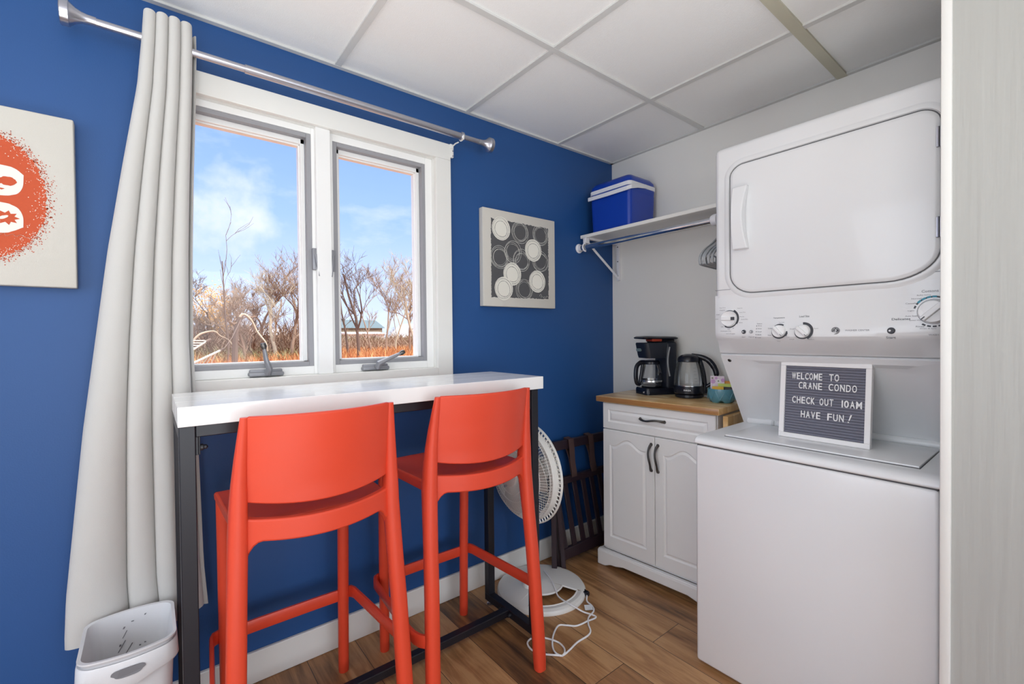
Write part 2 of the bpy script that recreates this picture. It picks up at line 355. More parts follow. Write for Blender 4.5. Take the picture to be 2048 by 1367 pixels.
def glyph(txt):
    """flat outline of a string, cap height about .7, as verts and faces"""
    if txt not in _glyph:
        cu = bpy.data.curves.new('glyph', 'FONT'); cu.body = txt; cu.size = 1; cu.extrude = 0; cu.offset = .012; cu.resolution_u = 4
        ob = bpy.data.objects.new('glyph', cu); COL.objects.link(ob)
        bpy.context.view_layer.update()
        me = bpy.data.meshes.new_from_object(ob.evaluated_get(bpy.context.evaluated_depsgraph_get()))
        _glyph[txt] = ([v.co.copy() for v in me.vertices], [tuple(p.vertices) for p in me.polygons])
        bpy.data.objects.remove(ob); bpy.data.curves.remove(cu); bpy.data.meshes.remove(me)
    return _glyph[txt]
def add_text(mb, txt, x0, x1, z0, z1, place, th=.0):
    """put txt into the rectangle x0..x1, z0..z1 of a surface; place(x,z,w) gives the point"""
    vs, fs = glyph(txt)
    if not vs: return
    ax, bx = min(v.x for v in vs), max(v.x for v in vs); ay, by = min(v.y for v in vs), max(v.y for v in vs)
    def mp(v, w): return place(x0+(v.x-ax)/max(bx-ax, 1e-6)*(x1-x0), z0+(v.y-ay)/max(by-ay, 1e-6)*(z1-z0), w)
    A = [mb.v(mp(v, th)) for v in vs]
    for f in fs: mb.f([A[i] for i in f])
    if th > 0:
        B = [mb.v(mp(v, 0)) for v in vs]; cnt = {}
        for f in fs:
            for i in range(len(f)):
                k = (f[i], f[(i+1) % len(f)]); cnt[k] = 1
        for (i, j) in cnt:
            if (j, i) not in cnt: mb.f([A[i], B[i], B[j], A[j]])
# ================================================================== ROOM SHELL
CZ = 2.3087; XW = -4.2; YS = -4.3
def wall_with_hole(name, m, axis, a, b, lo, hi, holes):
    """wall slab from a to b along axis, covering lo..hi (u,z), with rectangular holes (u0,u1,z0,z1)"""
    mb = MB(); us = sorted({lo[0], hi[0], *[h[0] for h in holes], *[h[1] for h in holes]}); zs = sorted({lo[1], hi[1], *[h[2] for h in holes], *[h[3] for h in holes]})
    for i in range(len(us)-1):
        for j in range(len(zs)-1):
            cu, cz = (us[i]+us[i+1])/2, (zs[j]+zs[j+1])/2
            if any(h[0] < cu < h[1] and h[2] < cz < h[3] for h in holes): continue
            if axis == 'y': mb.box((us[i], a, zs[j]), (us[i+1], b, zs[j+1]))
            else: mb.box((a, us[i], zs[j]), (b, us[i+1], zs[j+1]))
    bmesh.ops.remove_doubles(mb.b, verts=mb.b.verts[:], dist=1e-5)
    return struct(mb.build(name, m, smooth=False))
wall_with_hole('wall_north', M['blue_wall'], 'y', 0, .15, (XW-.15, -.02), (.15, 2.5), [(-2.255, -1.262, 1.088, 2.06)])
wall_with_hole('wall_west', M['white_wall'], 'x', XW-.15, XW, (YS-.15, -.02), (0, 2.5), [(-2.5, -.6, .67, 2.17)])
wall_with_hole('wall_south', M['white_wall'], 'y', YS-.15, YS, (XW, -.02), (.15, 2.5), [(-3.6, -1.0, .1, 2.1)])
mb = MB(); mb.box((0, YS, -.02), (.15, 0, 2.5)); struct(mb.build('wall_east', M['grey_wall'], smooth=False))
mb = MB(); mb.box((-.80, YS, 0), (-.70, -1.6615, CZ)); struct(mb.build('wall_closet', M['board'], smooth=False))
mb = MB(); mb.box((-.806, -1.662, 0), (-.70, -1.6415, CZ), .004); struct(mb.build('trim_1', M['trim']))
mb = MB(); mb.box((XW, YS, -.06), (0, 0, 0)); struct(mb.build('floor', M['floor'], smooth=False))
mb = MB(); mb.box((XW, YS, CZ+.006), (0, 0, CZ+.05)); struct(mb.build('ceiling', M['ceiling'], smooth=False))
# ceiling grid bars and wall angle
ti = [2]
def trim(lo, hi, m=None, bev=0.):
    q = MB(); q.box(lo, hi, bev); o = struct(q.build('trim_%d' % ti[0], m or M['tbar'], smooth=False)); ti[0] += 1; return o
for k in range(7):
    x = -.482-.6096*k
    if x > XW+.05: trim((x-.012, YS, CZ-.001), (x+.012, 0, CZ+.007))
for k in range(7):
    y = -.611-.6115*k
    if k == 1: trim((XW, y-.019, CZ-.0025), (0, y+.019, CZ+.007), M['tbar_old'])
    elif y > YS+.05: trim((XW, y-.012, CZ-.0015), (0, y+.012, CZ+.007))
trim((XW, -.020, CZ-.002), (0, 0, CZ+.007)); trim((-.020, YS, CZ-.002), (0, 0, CZ+.007))
# baseboards
def baseboard(name, lo, hi):
    q = MB(); q.box(lo, hi, .003, 1); struct(q.build(name, M['trim']))
baseboard('baseboard_north', (XW, -.016, 0), (-.001, 0, .112))
baseboard('baseboard_east', (-.014, -.9, 0), (0, -.017, .112))
# ---- the double casement window
win = thing('window_1', None, None, (-1.76, 0, 1.05)); struct(win, 'white double casement window with grey screen channels over the bar table')
OFF = (-1.76, 0, 1.05)
def wbox(mb, x0, x1, y0, y1, z0, z1, bev=0.): mb.box((x0, y0, z0), (x1, y1, z1), bev)
mb = MB(OFF)      # flat casing on the wall
for (x0, x1, z0, z1) in [(-2.296, -1.19, 2.053, 2.128), (-2.296, -2.250, 1.02, 2.053), (-1.268, -1.19, 1.02, 2.053), (-2.250, -1.268, 1.02, 1.093)]:
    wbox(mb, x0, x1, -.020, 0, z0, z1)
mb.build('casing', M['trim'], win, bev=.002)
mb = MB(OFF)      # jamb returns through the wall
for (x0, x1, z0, z1) in [(-2.255, -1.262, 2.053, 2.06), (-2.255, -2.250, 1.088, 2.06), (-1.268, -1.262, 1.088, 2.06), (-2.255, -1.262, 1.088, 1.093)]:
    wbox(mb, x0, x1, .0003, .15, z0, z1)
mb.build('jamb', M['trim'], win)
O1 = (-2.220, -1.796, 1.125, 2.029); O2 = (-1.714, -1.302, 1.125, 2.024)
mb = MB(OFF)      # vinyl frame face
for (x0, x1, z0, z1) in [(-2.25, O1[0], 1.093, 2.053), (O1[1], O2[0], 1.093, 2.053), (O2[1], -1.268, 1.093, 2.053), (O1[0], O1[1], 1.093, 1.125), (O2[0], O2[1], 1.093, 1.125), (O1[0], O1[1], 2.029, 2.053), (O2[0], O2[1], 2.024, 2.053)]:
    wbox(mb, x0, x1, .022, .11, z0, z1)
mb.build('frame', M['vinyl'], win, bev=.0015)
mb = MB(OFF); wbox(mb, -1.785, -1.730, -.004, .022, 1.093, 2.053); mb.build('mullion', M['vinyl'], win, bev=.002)
for (x0, x1, z0, z1) in (O1, O2):
    t_ = .017; mb = MB(OFF)
    for q in [(x0, x0+t_, z0, z1), (x1-t_, x1, z0, z1), (x0+t_, x1-t_, z0, z0+t_), (x0+t_, x1-t_, z1-t_, z1)]: wbox(mb, q[0], q[1], .024, .052, q[2], q[3])
    mb.build('screen_channel', M['screen_grey'], win, bev=.0015)
    mb = MB(OFF); a, b_, c, d = x0+t_, x1-t_, z0+t_, z1-t_; w = .016
    for q in [(a, a+w, c, d), (b_-w, b_, c, d), (a, b_, c, c+.006), (a, b_, d-w-.004, d)]: wbox(mb, q[0], q[1], .049, .085, q[2], q[3])
    for q in [(a+.006, a+w+.005, c, d), (b_-w-.005, b_-.006, c, d), (a, b_, d-w-.009, d-.01)]: wbox(mb, q[0], q[1], .062, .09, q[2], q[3])
    mb.build('sash', M['vinyl'], win, bev=.002)
    mb = MB(OFF); wbox(mb, a+.003, b_-.003, .070, .074, c+.002, d-.012); mb.build('pane', M['glass'], win, smooth=False)
# crank handles on the sill
for (cx, dx, dz) in ((-1.967, -.012, .085), (-1.553, .10, .05)):
    mb = MB(OFF); mb.box((cx-.058, -.004, 1.096), (cx+.058, .030, 1.112), .006); mb.box((cx-.054, .004, 1.108), (cx+.054, .03, 1.122), .005)
    crank = mb.build('crank_housing', M['crank_grey'], win)
    mb = MB(OFF); P = [(cx+.002, -.006, 1.106), (cx+.006, -.014, 1.125), (cx+.45*dx, -.020, 1.12+.45*dz), (cx+dx, -.022, 1.115+dz)]
    mb.tube(P, [.017, .016, .012, .008], 10, flat=.7); hnd = mb.build('crank_handle', M['crank_grey'], crank)
    mb = MB(OFF); q = Vector(P[-1]); d = (q-Vector(P[-2])).normalized(); mb.tube([q-d*.004, q+d*.006, q+d*.018], [.008, .0115, .008], 10); k = mb.build('crank_knob', M['pewter'], crank); k['label'] = 'dark grey crank knob'
# sash locks on the frame beside the mullion
for (x, s) in ((-1.788, 1), (-1.722, -1)):
    mb = MB(OFF); mb.box((x-.011, .010, 1.500), (x+.011, .024, 1.585), .003); lk = mb.build('sash_lock', M['crank_grey'], win)
    mb = MB(OFF); mb.tube([(x, .008, 1.56), (x+.003*s, .002, 1.53), (x+.009*s, -.002, 1.475)], [.005, .0045, .003], 8); mb.build('lock_lever', M['crank_grey'], lk)
# ---- unseen window and door behind the camera, added for the fill lamps
w2 = thing('fill_window', None, None, (XW, -1.55, .67)); struct(w2)
mb = MB((XW, -1.55, .67))
for q in [(-2.5, -2.44, .67, 2.17), (-.66, -.6, .67, 2.17), (-2.44, -.66, .67, .73), (-2.44, -.66, 2.11, 2.17), (-1.58, -1.52, .73, 2.11)]: mb.box((XW-.1, q[0], q[2]), (XW-.03, q[1], q[3]))
mb.build('frame', M['vinyl'], w2, smooth=False)
d1 = thing('fill_door', None, None, (-2.3, YS, .1)); struct(d1)
mb = MB((-2.3, YS, .1))
for q in [(-3.6, -3.53, .1, 2.1), (-1.07, -1.0, .1, 2.1), (-2.34, -2.26, .17, 2.03), (-3.53, -1.07, .1, .17), (-3.53, -1.07, 2.03, 2.1)]: mb.box((q[0], YS-.1, q[2]), (q[1], YS-.03, q[3]))
mb.build('frame', M['vinyl'], d1, smooth=False)

# ================================================================== CURTAIN AND ROD
rod = thing('curtain_rod', 'brushed nickel curtain rod with trumpet finials above the window', 'curtain rod', (-1.75, -.1, 2.14))
RO = (-1.75, -.1, 2.14)
mb = MB(RO); mb.tube([(-2.415, -.1, 2.139), (-2.03, -.1, 2.14)], .0115, 20); mb.build('inner_tube', M['nickel'], rod); mb = MB(RO); mb.tube([(-1.19, -.1, 2.14), (-1.085, -.1, 2.14)], .0115, 20); mb.build('inner_tube', M['nickel'], rod)
mb = MB(RO); mb.tube([(-2.035, -.1, 2.14), (-1.18, -.1, 2.14)], .0142, 20); mb.build('outer_tube', M['nickel'], rod)
prof = [(.0135, 0), (.0140, .018), (.0165, .030), (.022, .042), (.030, .051), (.034, .055), (.036, .056), (.036, .073), (.033, .075), (0, .075)]
for (x, s) in ((-2.404, -1), (-1.088, 1)):
    mb = MB(RO); mb.lathe([(r*.92, h*s) for r, h in prof], (x, -.1, 2.14), 'x', 28); mb.build('finial', M['nickel'], rod)
mb = MB(RO); mb.lathe([(.0165, -.007), (.0195, -.004), (.0195, .004), (.015, .007)], (-1.178, -.1, 2.14), 'x', 20); mb.build('collar', M['nickel'], rod)
br = thing('rod_bracket', 'small white metal rod bracket screwed to the top right window corner', 'bracket', (-1.183, -.02, 2.1))
BO = (-1.183, -.02, 2.1)
mb = MB(BO); mb.box((-1.19, -.024, 2.068), (-1.176, -.010, 2.126), .002); mb.box((-1.196, -.028, 2.108), (-1.178, -.02, 2.128), .002); mb.build('plate', M['trim'], br)
mb = MB(BO); mb.tube([(-1.183, -.024, 2.118), (-1.182, -.05, 2.124), (-1.181, -.075, 2.122)], .003, 8)
mb.tube([(-1.18, -.1+.019*math.cos(a), 2.14+.019*math.sin(a)) for a in [PI*1.0+i*PI/9 for i in range(10)]], .003, 8)
mb.tube([(-1.18, -.119, 2.14), (-1.184, -.124, 2.117)], .0025, 6); mb.build('hook', M['trim'], br)
for (z) in (2.075, 2.098):
    mb = MB(BO); mb.lathe([(.0035, -.026), (.0035, -.024), (0, -.0265)][::-1], (-1.181, 0, z), 'y', 10); mb.build('screw', M['nickel'], br)
# curtain: a narrow stack of tube folds that fans out towards the hem
cz_ = [0.37, .40, .513, .787, .981, 1.234, 1.494, 1.747, 1.993, 2.14, 2.216]
cl_ = [-2.500, -2.500, -2.495, -2.470, -2.452, -2.422, -2.391, -2.354, -2.316, -2.303, -2.298]
crr = [-2.176, -2.178, -2.186, -2.192, -2.197, -2.203, -2.2, -2.193, -2.184, -2.180, -2.180]
def lerp_tab(z, T):
    if z <= cz_[0]: return T[0]
    for i in range(len(cz_)-1):
        if z <= cz_[i+1]:
            t = (z-cz_[i])/(cz_[i+1]-cz_[i]); return T[i]*(1-t)+T[i+1]*t
    return T[-1]
# outline of the cloth seen from above, at top (u in 0..1 along the width, depth): four rounded lobes with tight creases
def curtain_pt(u, v):
    z = 2.218-v*(2.218-.372)
    xl, xr = lerp_tab(z, cl_), lerp_tab(z, crr)
    fl = v**1.1
    n = 4
    k = u*n; i = min(int(k), n-1); f = k-i
    # lobe borders: equal at the top, the left lobe swells towards the hem
    b0 = [0, .25, .5, .75, 1.0]; b1 = [0, .44, .66, .84, 1.0]
    B = [b0[j]*(1-fl)+b1[j]*fl for j in range(5)]
    ph = PI*f
    w_ = B[i+1]-B[i]
    x = xl+(xr-xl)*(B[i]+w_*(.5-.5*math.cos(ph)*(.97)))
    bulge = max(0, math.sin(ph))**(.32+.3*min(1, v*2))
    dep = [.044, .048, .048, .042][i]*(1-.42*fl)+(.010 if i == 0 else 0)*fl*math.sin(ph)
    y = -.080-dep*bulge+.006*math.sin(9*u+5*v)*fl
    rnd = max(0, 1-v/.02)
    z -= rnd*.012*(1-bulge)
    z += .008*math.sin(u*7)*v**8
    return (x, y, z)
mb = MB((-2.3, -.1, 2.14)); mb.sheet(curtain_pt, 128, 60, .003)
def back_pt(u, v):
    z = 2.205-v*(2.205-.372)
    xl, xr = lerp_tab(z, cl_), lerp_tab(z, crr)
    x = xl+.02+(xr+.012-xl-.02)*u
    return (x, -.066-.014*math.cos(PI*8*u), z)
mb.sheet(back_pt, 64, 30, .003)
cur = mb.build('curtain', M['curtain'], None, ang=75)
cur.location = (-2.3, -.1, 2.14)
tag(cur, 'long off-white curtain gathered at the left of the window above the waste bin', 'curtain')

# ================================================================== BAR TABLE
TX0, TX1, TY0, TY1, TZ = -2.250, -1.058, -.500, -.138, 1.070
tb = thing('bar_table', 'tall narrow white-topped bar table with black steel frame under the window', 'table', (-1.654, -.32, 0))
TO = (-1.654, -.32, 0)
mb = MB(TO)
mb.box((TX0, TY0, TZ-.049), (TX1, TY0+.118, TZ), .0012, 1); mb.box((TX0, TY0+.1183, TZ-.049), (TX1, TY0+.240, TZ), .0012, 1); mb.box((TX0, TY0+.2403, TZ-.049), (TX1, TY1, TZ), .0012, 1)
mb.build('tabletop', M['table_white'], tb)
L_ = .034
for x in (TX0+.002, TX1-L_-.018):
    fr = MB(TO); fr.box((x, TY0+.012, .022), (x+L_, TY1-.006, .022+L_), .002, 1); fr.build('bottom_bar', M['black_steel'], tb)
    fr = MB(TO); fr.box((x, TY0+.012+L_, TZ-.05-L_), (x+L_, TY1-.006-L_, TZ-.0495), .002, 1); fr.build('top_bar', M['black_steel'], tb)
    for y in (TY0+.012, TY1-.006-L_):
        q = MB(TO); q.box((x, y, .022+L_-.001), (x+L_, y+L_, TZ-.0495), .002, 1); q.build('leg', M['black_steel'], tb)
        q = MB(TO); q.lathe([(.013, 0), (.015, .003), (.015, .007), (.006, .009), (.006, .024)], (x+L_/2, y+L_/2, 0), 'z', 14); q.build('leveling_foot', M['nickel'], tb)
for y in (TY0+.018, TY1-.012-.022):
    q = MB(TO); q.box((TX0+.002+L_, y, TZ-.05-.030), (TX1-L_-.018, y+.022, TZ-.0495), .002, 1); q.build('rail', M['black_steel'], tb)
q = MB(TO); q.box((TX0+.002+L_, -.322, .024), (TX1-L_-.018, -.288, .054), .002, 1); q.build('crossbar', M['black_steel'], tb)
for (x, s) in ((TX0+.002+L_, 1), (TX1-L_-.018, -1)):
    for y in (TY0+.018, TY1-.034):
        q = MB(TO); q.box((x, y+.002, TZ-.125), (x+s*.006, y+.020, TZ-.078), .001, 1); q.box((x+s*.006, y+.004, TZ-.125), (x+s*.010, y+.018, TZ-.078), .001, 1)
        pl = q.build('bracket', M['black_steel'], tb)
        q = MB(TO); q.lathe([(.0085, 0), (.0085, .006*s), (.006, .008*s), (.006, .013*s), (.003, .016*s), (0, .017*s)], (x+s*.010, y+.011, TZ-.108), 'x', 12); q.build('bolt', M['black_steel'], pl)
    for y in (-.335, -.275):
        q = MB(TO); q.lathe([(.0085, 0), (.0085, .006*s), (.006, .009*s), (.006, .015*s), (0, .018*s)], (x, y, .039), 'x', 12); q.build('bolt', M['black_steel'], tb)

# ================================================================== BAR STOOLS
def make_stool(label, loc, rz):
    t = thing('bar_stool', label, 'bar stool', loc, rz, 'orange bar stools at the white bar table')
    OM = M['orange']
    def bow(u): return -.052*(1-u*u)      # backrest and rear rail belly out behind the sitter
    # rear posts: leg, seat joint and back upright in one bent bar (one each side)
    def post(zz):
        T = [(0, .222, -.238), (.20, .217, -.231), (.45, .209, -.214), (.62, .203, -.198), (.75, .198, -.186), (.86, .1955, -.192), (.95, .191, -.205), (1.055, .184, -.226)]
        if zz <= 0: return T[0][1:]
        for a, b in zip(T, T[1:]):
            if zz <= b[0]:
                f = (zz-a[0])/(b[0]-a[0]); return (a[1]+(b[1]-a[1])*f, a[2]+(b[2]-a[2])*f)
        return T[-1][1:]
    for s in (-1, 1):
        mb = MB(); zs = [0, .04, .15, .3, .45, .58, .68, .75, .82, .88, .94, 1.0, 1.03, 1.045]
        rings = []
        for z in zs:
            x, y = post(z)
            a = .0225 if z < .75 else .0225-.0135*max(0, (z-.78)/.27)       # half width
            b = .021 if z < .6 else .021+.007*min(1, (z-.6)/.15) if z < .78 else .028-.020*((z-.78)/.27)
            if z == 0: a *= .92; b *= .92
            n = 16; ring = []
            for k in range(n):
                c, d = math.cos(2*PI*k/n), math.sin(2*PI*k/n)
                ring.append(mb.v((s*(x+a*math.copysign(abs(c)**.7, c)), y+b*math.copysign(abs(d)**.7, d), z)))
            rings.append(ring)
        for A, B in zip(rings, rings[1:]):
            for k in range(16): mb.f([A[k], A[(k+1) % 16], B[(k+1) % 16], B[k]])
        mb.f(rings[0]); mb.f(rings[-1]); mb.build('leg', OM, t, ang=60)
        mb = MB(); mb.tube([(s*.184, .226, 0), (s*.184, .226, .01), (s*.185, .222, .3), (s*.186, .214, .6), (s*.187, .206, .745)], [.0175, .0185, .0192, .0198, .0205], 16)
        mb.build('leg', OM, t)
    # backrest panel between the posts
    def back(u, v):
        uu = 2*u-1; z0 = .814+.020*uu*uu; z1 = 1.047
        z = z0+(z1-z0)*v; x, y = post(z)
        return (uu*(x-.006), y+bow(uu)*(1.0-.10*v), z)
    mb = MB(); mb.sheet(back, 30, 14, .013); bk = mb.build('backrest', OM, t, ang=50, bev=.004)
    # rear rail below the slot, with arched fillets into the posts
    def rail(u, v):
        uu = 2*u-1; au = abs(uu)
        zt = .780+.012*au*au+.010*max(0, (au-.86)/.14)**2
        zb = .724+.014*au*au-.086*max(0, (au-.72)/.28)**2.4
        z = zb+(zt-zb)*v; x, y = post(.80)
        return (uu*(x-.004), y+bow(uu)+.004, z)
    mb = MB(); mb.sheet(rail, 40, 8, .022); mb.build('rear_rail', OM, t, ang=50, bev=.006)
    # seat: dished slab with a drooping front lip, rising to the rail at the back
    def seat_top(u, v):
        uu = 2*u-1; w = .212-.010*v
        y = .228-.012*uu*uu+(-.180-.228)*v
        z = .772-.016*(1-uu*uu)*math.sin(PI*min(1, v*1.1))-.016*max(0, 1-v/.14)**2
        return (uu*w, y, z-.006)
    mb = MB(); nu, nv = 20, 24
    A = [[mb.v(seat_top(i/nu, j/nv)) for i in range(nu+1)] for j in range(nv+1)]
    def under(p, i, j):
        e = 1 if i in (0, nu) or j in (0, nv) else 0
        return (p[0]*(.985 if e else .96), p[1], .728 if e else .735)
    B = [[mb.v(under(seat_top(i/nu, j/nv), i, j)) for i in range(nu+1)] for j in range(nv+1)]
    for j in range(nv):
        for i in range(nu):
            mb.f([A[j][i], A[j][i+1], A[j+1][i+1], A[j+1][i]]); mb.f([B[j][i], B[j+1][i], B[j+1][i+1], B[j][i+1]])
    for i in range(nu):
        mb.f([A[0][i], B[0][i], B[0][i+1], A[0][i+1]]); mb.f([A[nv][i], A[nv][i+1], B[nv][i+1], B[nv][i]])
    for j in range(nv):
        mb.f([A[j][0], A[j+1][0], B[j+1][0], B[j][0]]); mb.f([A[j][nu], B[j][nu], B[j+1][nu], A[j+1][nu]])
    mb.build('seat', OM, t, ang=50, bev=.006)
    # footrest: front bar and two side bars that curl round outside the legs
    mb = MB(); mb.ribbon([(-.184, .230), (-.09, .232), (.09, .232), (.184, .230)], .262, .303, .013); mb.build('footrest', OM, t)
    for s in (-1, 1):
        P = [(s*.186, .236), (s*.202, .240), (s*.217, .232), (s*.224, .214)]+[(s*(.224+.026*k/8), .214-.34*k/8) for k in range(1, 8)]+[(s*.2505, -.140), (s*.2495, -.172), (s*.243, -.196), (s*.231, -.213), (s*.217, -.222)]
        mb = MB(); mb.ribbon(P, .262, .303, .013); mb.build('side_stretcher', OM, t, ang=50)
    return t
make_stool('orange plastic bar stool at the left end of the table, beside the curtain', (-1.940, -.378, 0), R(0))
make_stool('orange plastic bar stool at the right end of the table before the fan', (-1.409, -.370, 0), R(0))

# ================================================================== WASTE BIN
BX, BY = -2.354, -.252
wb = thing('waste_bin', 'pale grey plastic waste bin under the curtain at the left table leg', 'bin', (BX, BY, 0))
def rr(a, b, r, z, n=6, bow_=0.0):
    """rounded rectangle outline a x b (half sizes) with bowed long sides"""
    P = []
    for (cx, cy, a0) in ((a-r, b-r, 0), (-(a-r), b-r, 90), (-(a-r), -(b-r), 180), (a-r, -(b-r), 270)):
        for k in range(n+1):
            an = R(a0+90*k/n); P.append([cx+r*math.cos(an), cy+r*math.sin(an)])
    Q = []
    for i, p in enumerate(P):
        Q.append(p); q = P[(i+1) % len(P)]
        if i % (n+1) == n:
            for k in range(1, 8): Q.append([p[0]+(q[0]-p[0])*k/8, p[1]+(q[1]-p[1])*k/8])
    return [(x, y+(bow_*(1-(x/a)**2) if y > 0 else -bow_*(1-(x/a)**2)), z) for x, y in Q]
def loft(mb, loops, cap0=True, cap1=False):
    G = [[mb.v(p) for p in L] for L in loops]
    for A, B in zip(G, G[1:]):
        n = len(A)
        for k in range(n): mb.f([A[k], A[(k+1) % n], B[(k+1) % n], B[k]])
    if cap0: mb.f(G[0][::-1])
    if cap1: mb.f(G[-1])
    return mb
mb = MB(); bw = .016
loft(mb, [rr(.072, .073, .03, 0, bow_=bw*.6), rr(.076, .077, .032, .012, bow_=bw*.6), rr(.092, .097, .03, .394, bow_=bw), rr(.0895, .0945, .028, .394, bow_=bw), rr(.072, .074, .03, .02, bow_=bw*.6)])
mb.f(list(mb.b.verts)[-len(rr(.07, .08, .03, 0)):]); mb.build('body', M['bin'], wb)
mb = MB(); bw = .02       # carrying collar
def scal(L, dz):           # lower edge dips round the hand hole
    return [(x, y, z-dz*math.exp(-(x/.045)**2)*(1 if y < 0 else 1)) for x, y, z in L]
loft(mb, [rr(.094, .098, .030, .392, bow_=bw), scal(rr(.100, .104, .030, .386, bow_=bw), .020), scal(rr(.103, .107, .030, .392, bow_=bw), .020), rr(.101, .105, .030, .431, bow_=bw), rr(.0985, .1025, .030, .436, bow_=bw), rr(.094, .098, .028, .434, bow_=bw)], cap0=False)
cl = mb.build('collar', M['bin'], wb)
mb = MB()
for s in (-1,):
    P = []
    for k in range(24):
        a = 2*PI*k/24; c, d = math.cos(a), math.sin(a)
        x = .034*math.copysign(abs(c)**.6, c)*(1-.18*(d < 0)); z = .409+.0115*math.copysign(abs(d)**.7, d)
        yy = -(.1075+.02*(1-(x/.103)**2))-.0002
        P.append(mb.v((x, yy, z)))
    mb.f(P)
h_ = mb.build('hand_hole', M['scuff'], cl)
mb = MB(); bw = .02       # liner bucket with flared rim
loft(mb, [rr(.066, .068, .026, .03, bow_=bw*.5), rr(.086, .091, .026, .40, bow_=bw), rr(.095, .099, .024, .4425, bow_=bw), rr(.0985, .1025, .024, .4465, bow_=bw), rr(.0985, .1025, .024, .451, bow_=bw), rr(.091, .095, .022, .450, bow_=bw), rr(.083, .088, .024, .40, bow_=bw), rr(.064, .066, .024, .034, bow_=bw*.5)])
mb.f(list(mb.b.verts)[-len(rr(.07, .08, .03, 0)):]); ln = mb.build('liner', M['bin'], wb)
random.seed(5); mb = MB()
for (x, z, w, h, sl) in [(-.018, .405, .004, .006, .5), (.002, .418, .006, .003, .3), (.03, .428, .004, .004, .6), (-.03, .345, .0025, .03, .55), (-.014, .335, .0025, .026, .6), (-.026, .36, .004, .006, .2), (.018, .345, .004, .004, 0), (.03, .35, .004, .003, 0), (-.02, .38, .002, .02, .5)]:
    k = (z-.034)/.366; yy = (.066+.0220*k)+(.01+.01*k)*(1-(x/.083)**2)-.0012
    mb.f([mb.v((x-w/2, yy, z)), mb.v((x+w/2, yy, z)), mb.v((x+w/2+sl*h, yy+.0002*h, z+h)), mb.v((x-w/2+sl*h, yy+.0002*h, z+h))])
mb.build('scuff_marks', M['scuff'], ln)

# ================================================================== PEDESTAL FAN
FX, FY = -.830, -.222
fan = thing('pedestal_fan', 'white pedestal fan with round wire cage and ring base beside the right table leg', 'fan', (FX, FY, 0))
# base: shallow disc with a crescent cut-out towards the room
mb = MB(); n = 72; Rb = .214
cxh, cyh = -.045, -.055
def hole_r(a):   # crescent opening seen in front of the post
    return .0
outer = []
prof = [(Rb, 0), (Rb, .010), (Rb-.005, .018), (Rb-.022, .024)]
G = [[mb.v((r*math.cos(2*PI*k/n), r*math.sin(2*PI*k/n), z)) for k in range(n)] for r, z in prof]
for A, B in zip(G, G[1:]):
    for k in range(n): mb.f([A[k], A[(k+1) % n], B[(k+1) % n], B[k]])
mb.build('base_ring', M['fan_white'], fan)
# base top: polar patch from the post out to the ring, skipping the crescent sector
def base_top(mb, r0_, r1_, a0, a1, z0, z1, na):
    Lr = 8
    g = [[mb.v(((r0_+(r1_-r0_)*i/Lr)*math.cos(a0+(a1-a0)*k/na), (r0_+(r1_-r0_)*i/Lr)*math.sin(a0+(a1-a0)*k/na), z0+(z1-z0)*(i/Lr)**1.3)) for k in range(na+1)] for i in range(Lr+1)]
    for i in range(Lr):
        for k in range(na): mb.f([g[i][k], g[i][k+1], g[i+1][k+1], g[i+1][k]])
ca = math.atan2(-.97, -.22)       # the opening faces the room
mb = MB(); base_top(mb, .0, Rb-.02, ca+R(48), ca+R(312), .046, .024, 48); base_top(mb, .0, .098, ca-R(48), ca+R(48), .046, .036, 24); base_top(mb, Rb-.040, Rb-.018, ca-R(48), ca+R(48), .023, .024, 24)
mb.build('base_plate', M['fan_white'], fan, ang=60)
mb = MB()
mb.tube([(.102*math.cos(a), .102*math.sin(a), .034) for a in [ca+R(-48+96*k/20) for k in range(21)]], .005, 8)
mb.tube([((Rb-.04)*math.cos(a), (Rb-.04)*math.sin(a), .022) for a in [ca+R(-48+96*k/20) for k in range(21)]], .004, 8)
for s in (-62, 48): mb.tube([(.100*math.cos(ca+R(s)), .100*math.sin(ca+R(s)), .035), ((Rb-.04)*math.cos(ca+R(s)), (Rb-.04)*math.sin(ca+R(s)), .023)], .004, 8)
mb.build('base_rib', M['fan_white'], fan)
mb = MB(); mb.lathe([(.038, .040), (.030, .060), (.022, .075), (.0155, .08), (.0155, .40), (.013, .402), (.013, .575)], (-.062, .01, 0), 'z', 20); mb.build('post', M['fan_white'], fan)
HC = Vector((-.112, -.008, .596))     # cage centre
mb = MB(); mb.lathe([(0, .135), (.045, .13), (.058, .11), (.060, .05), (.052, .015), (0, .01)], HC+Vector((.0, 0, 0)), 'x', 24); mb.tube([HC+Vector((.062, 0, -.03)), HC+Vector((.062, .008, -.06))], .026, 14); mb.build('motor_housing', M['fan_white'], fan)
RC = .216
mb = MB()       # moulded rim with a slotted outer flange
mb.lathe([(RC-.022, -.012), (RC-.003, -.014), (RC, -.008), (RC, .004), (RC+.001, .018), (RC-.004, .018), (RC-.006, .004), (RC-.022, .000), (RC-.022, -.012)], HC, 'x', 72, cap=False); mb.build('rim', M['fan_white'], fan, ang=50)
mb = MB(); N = 72
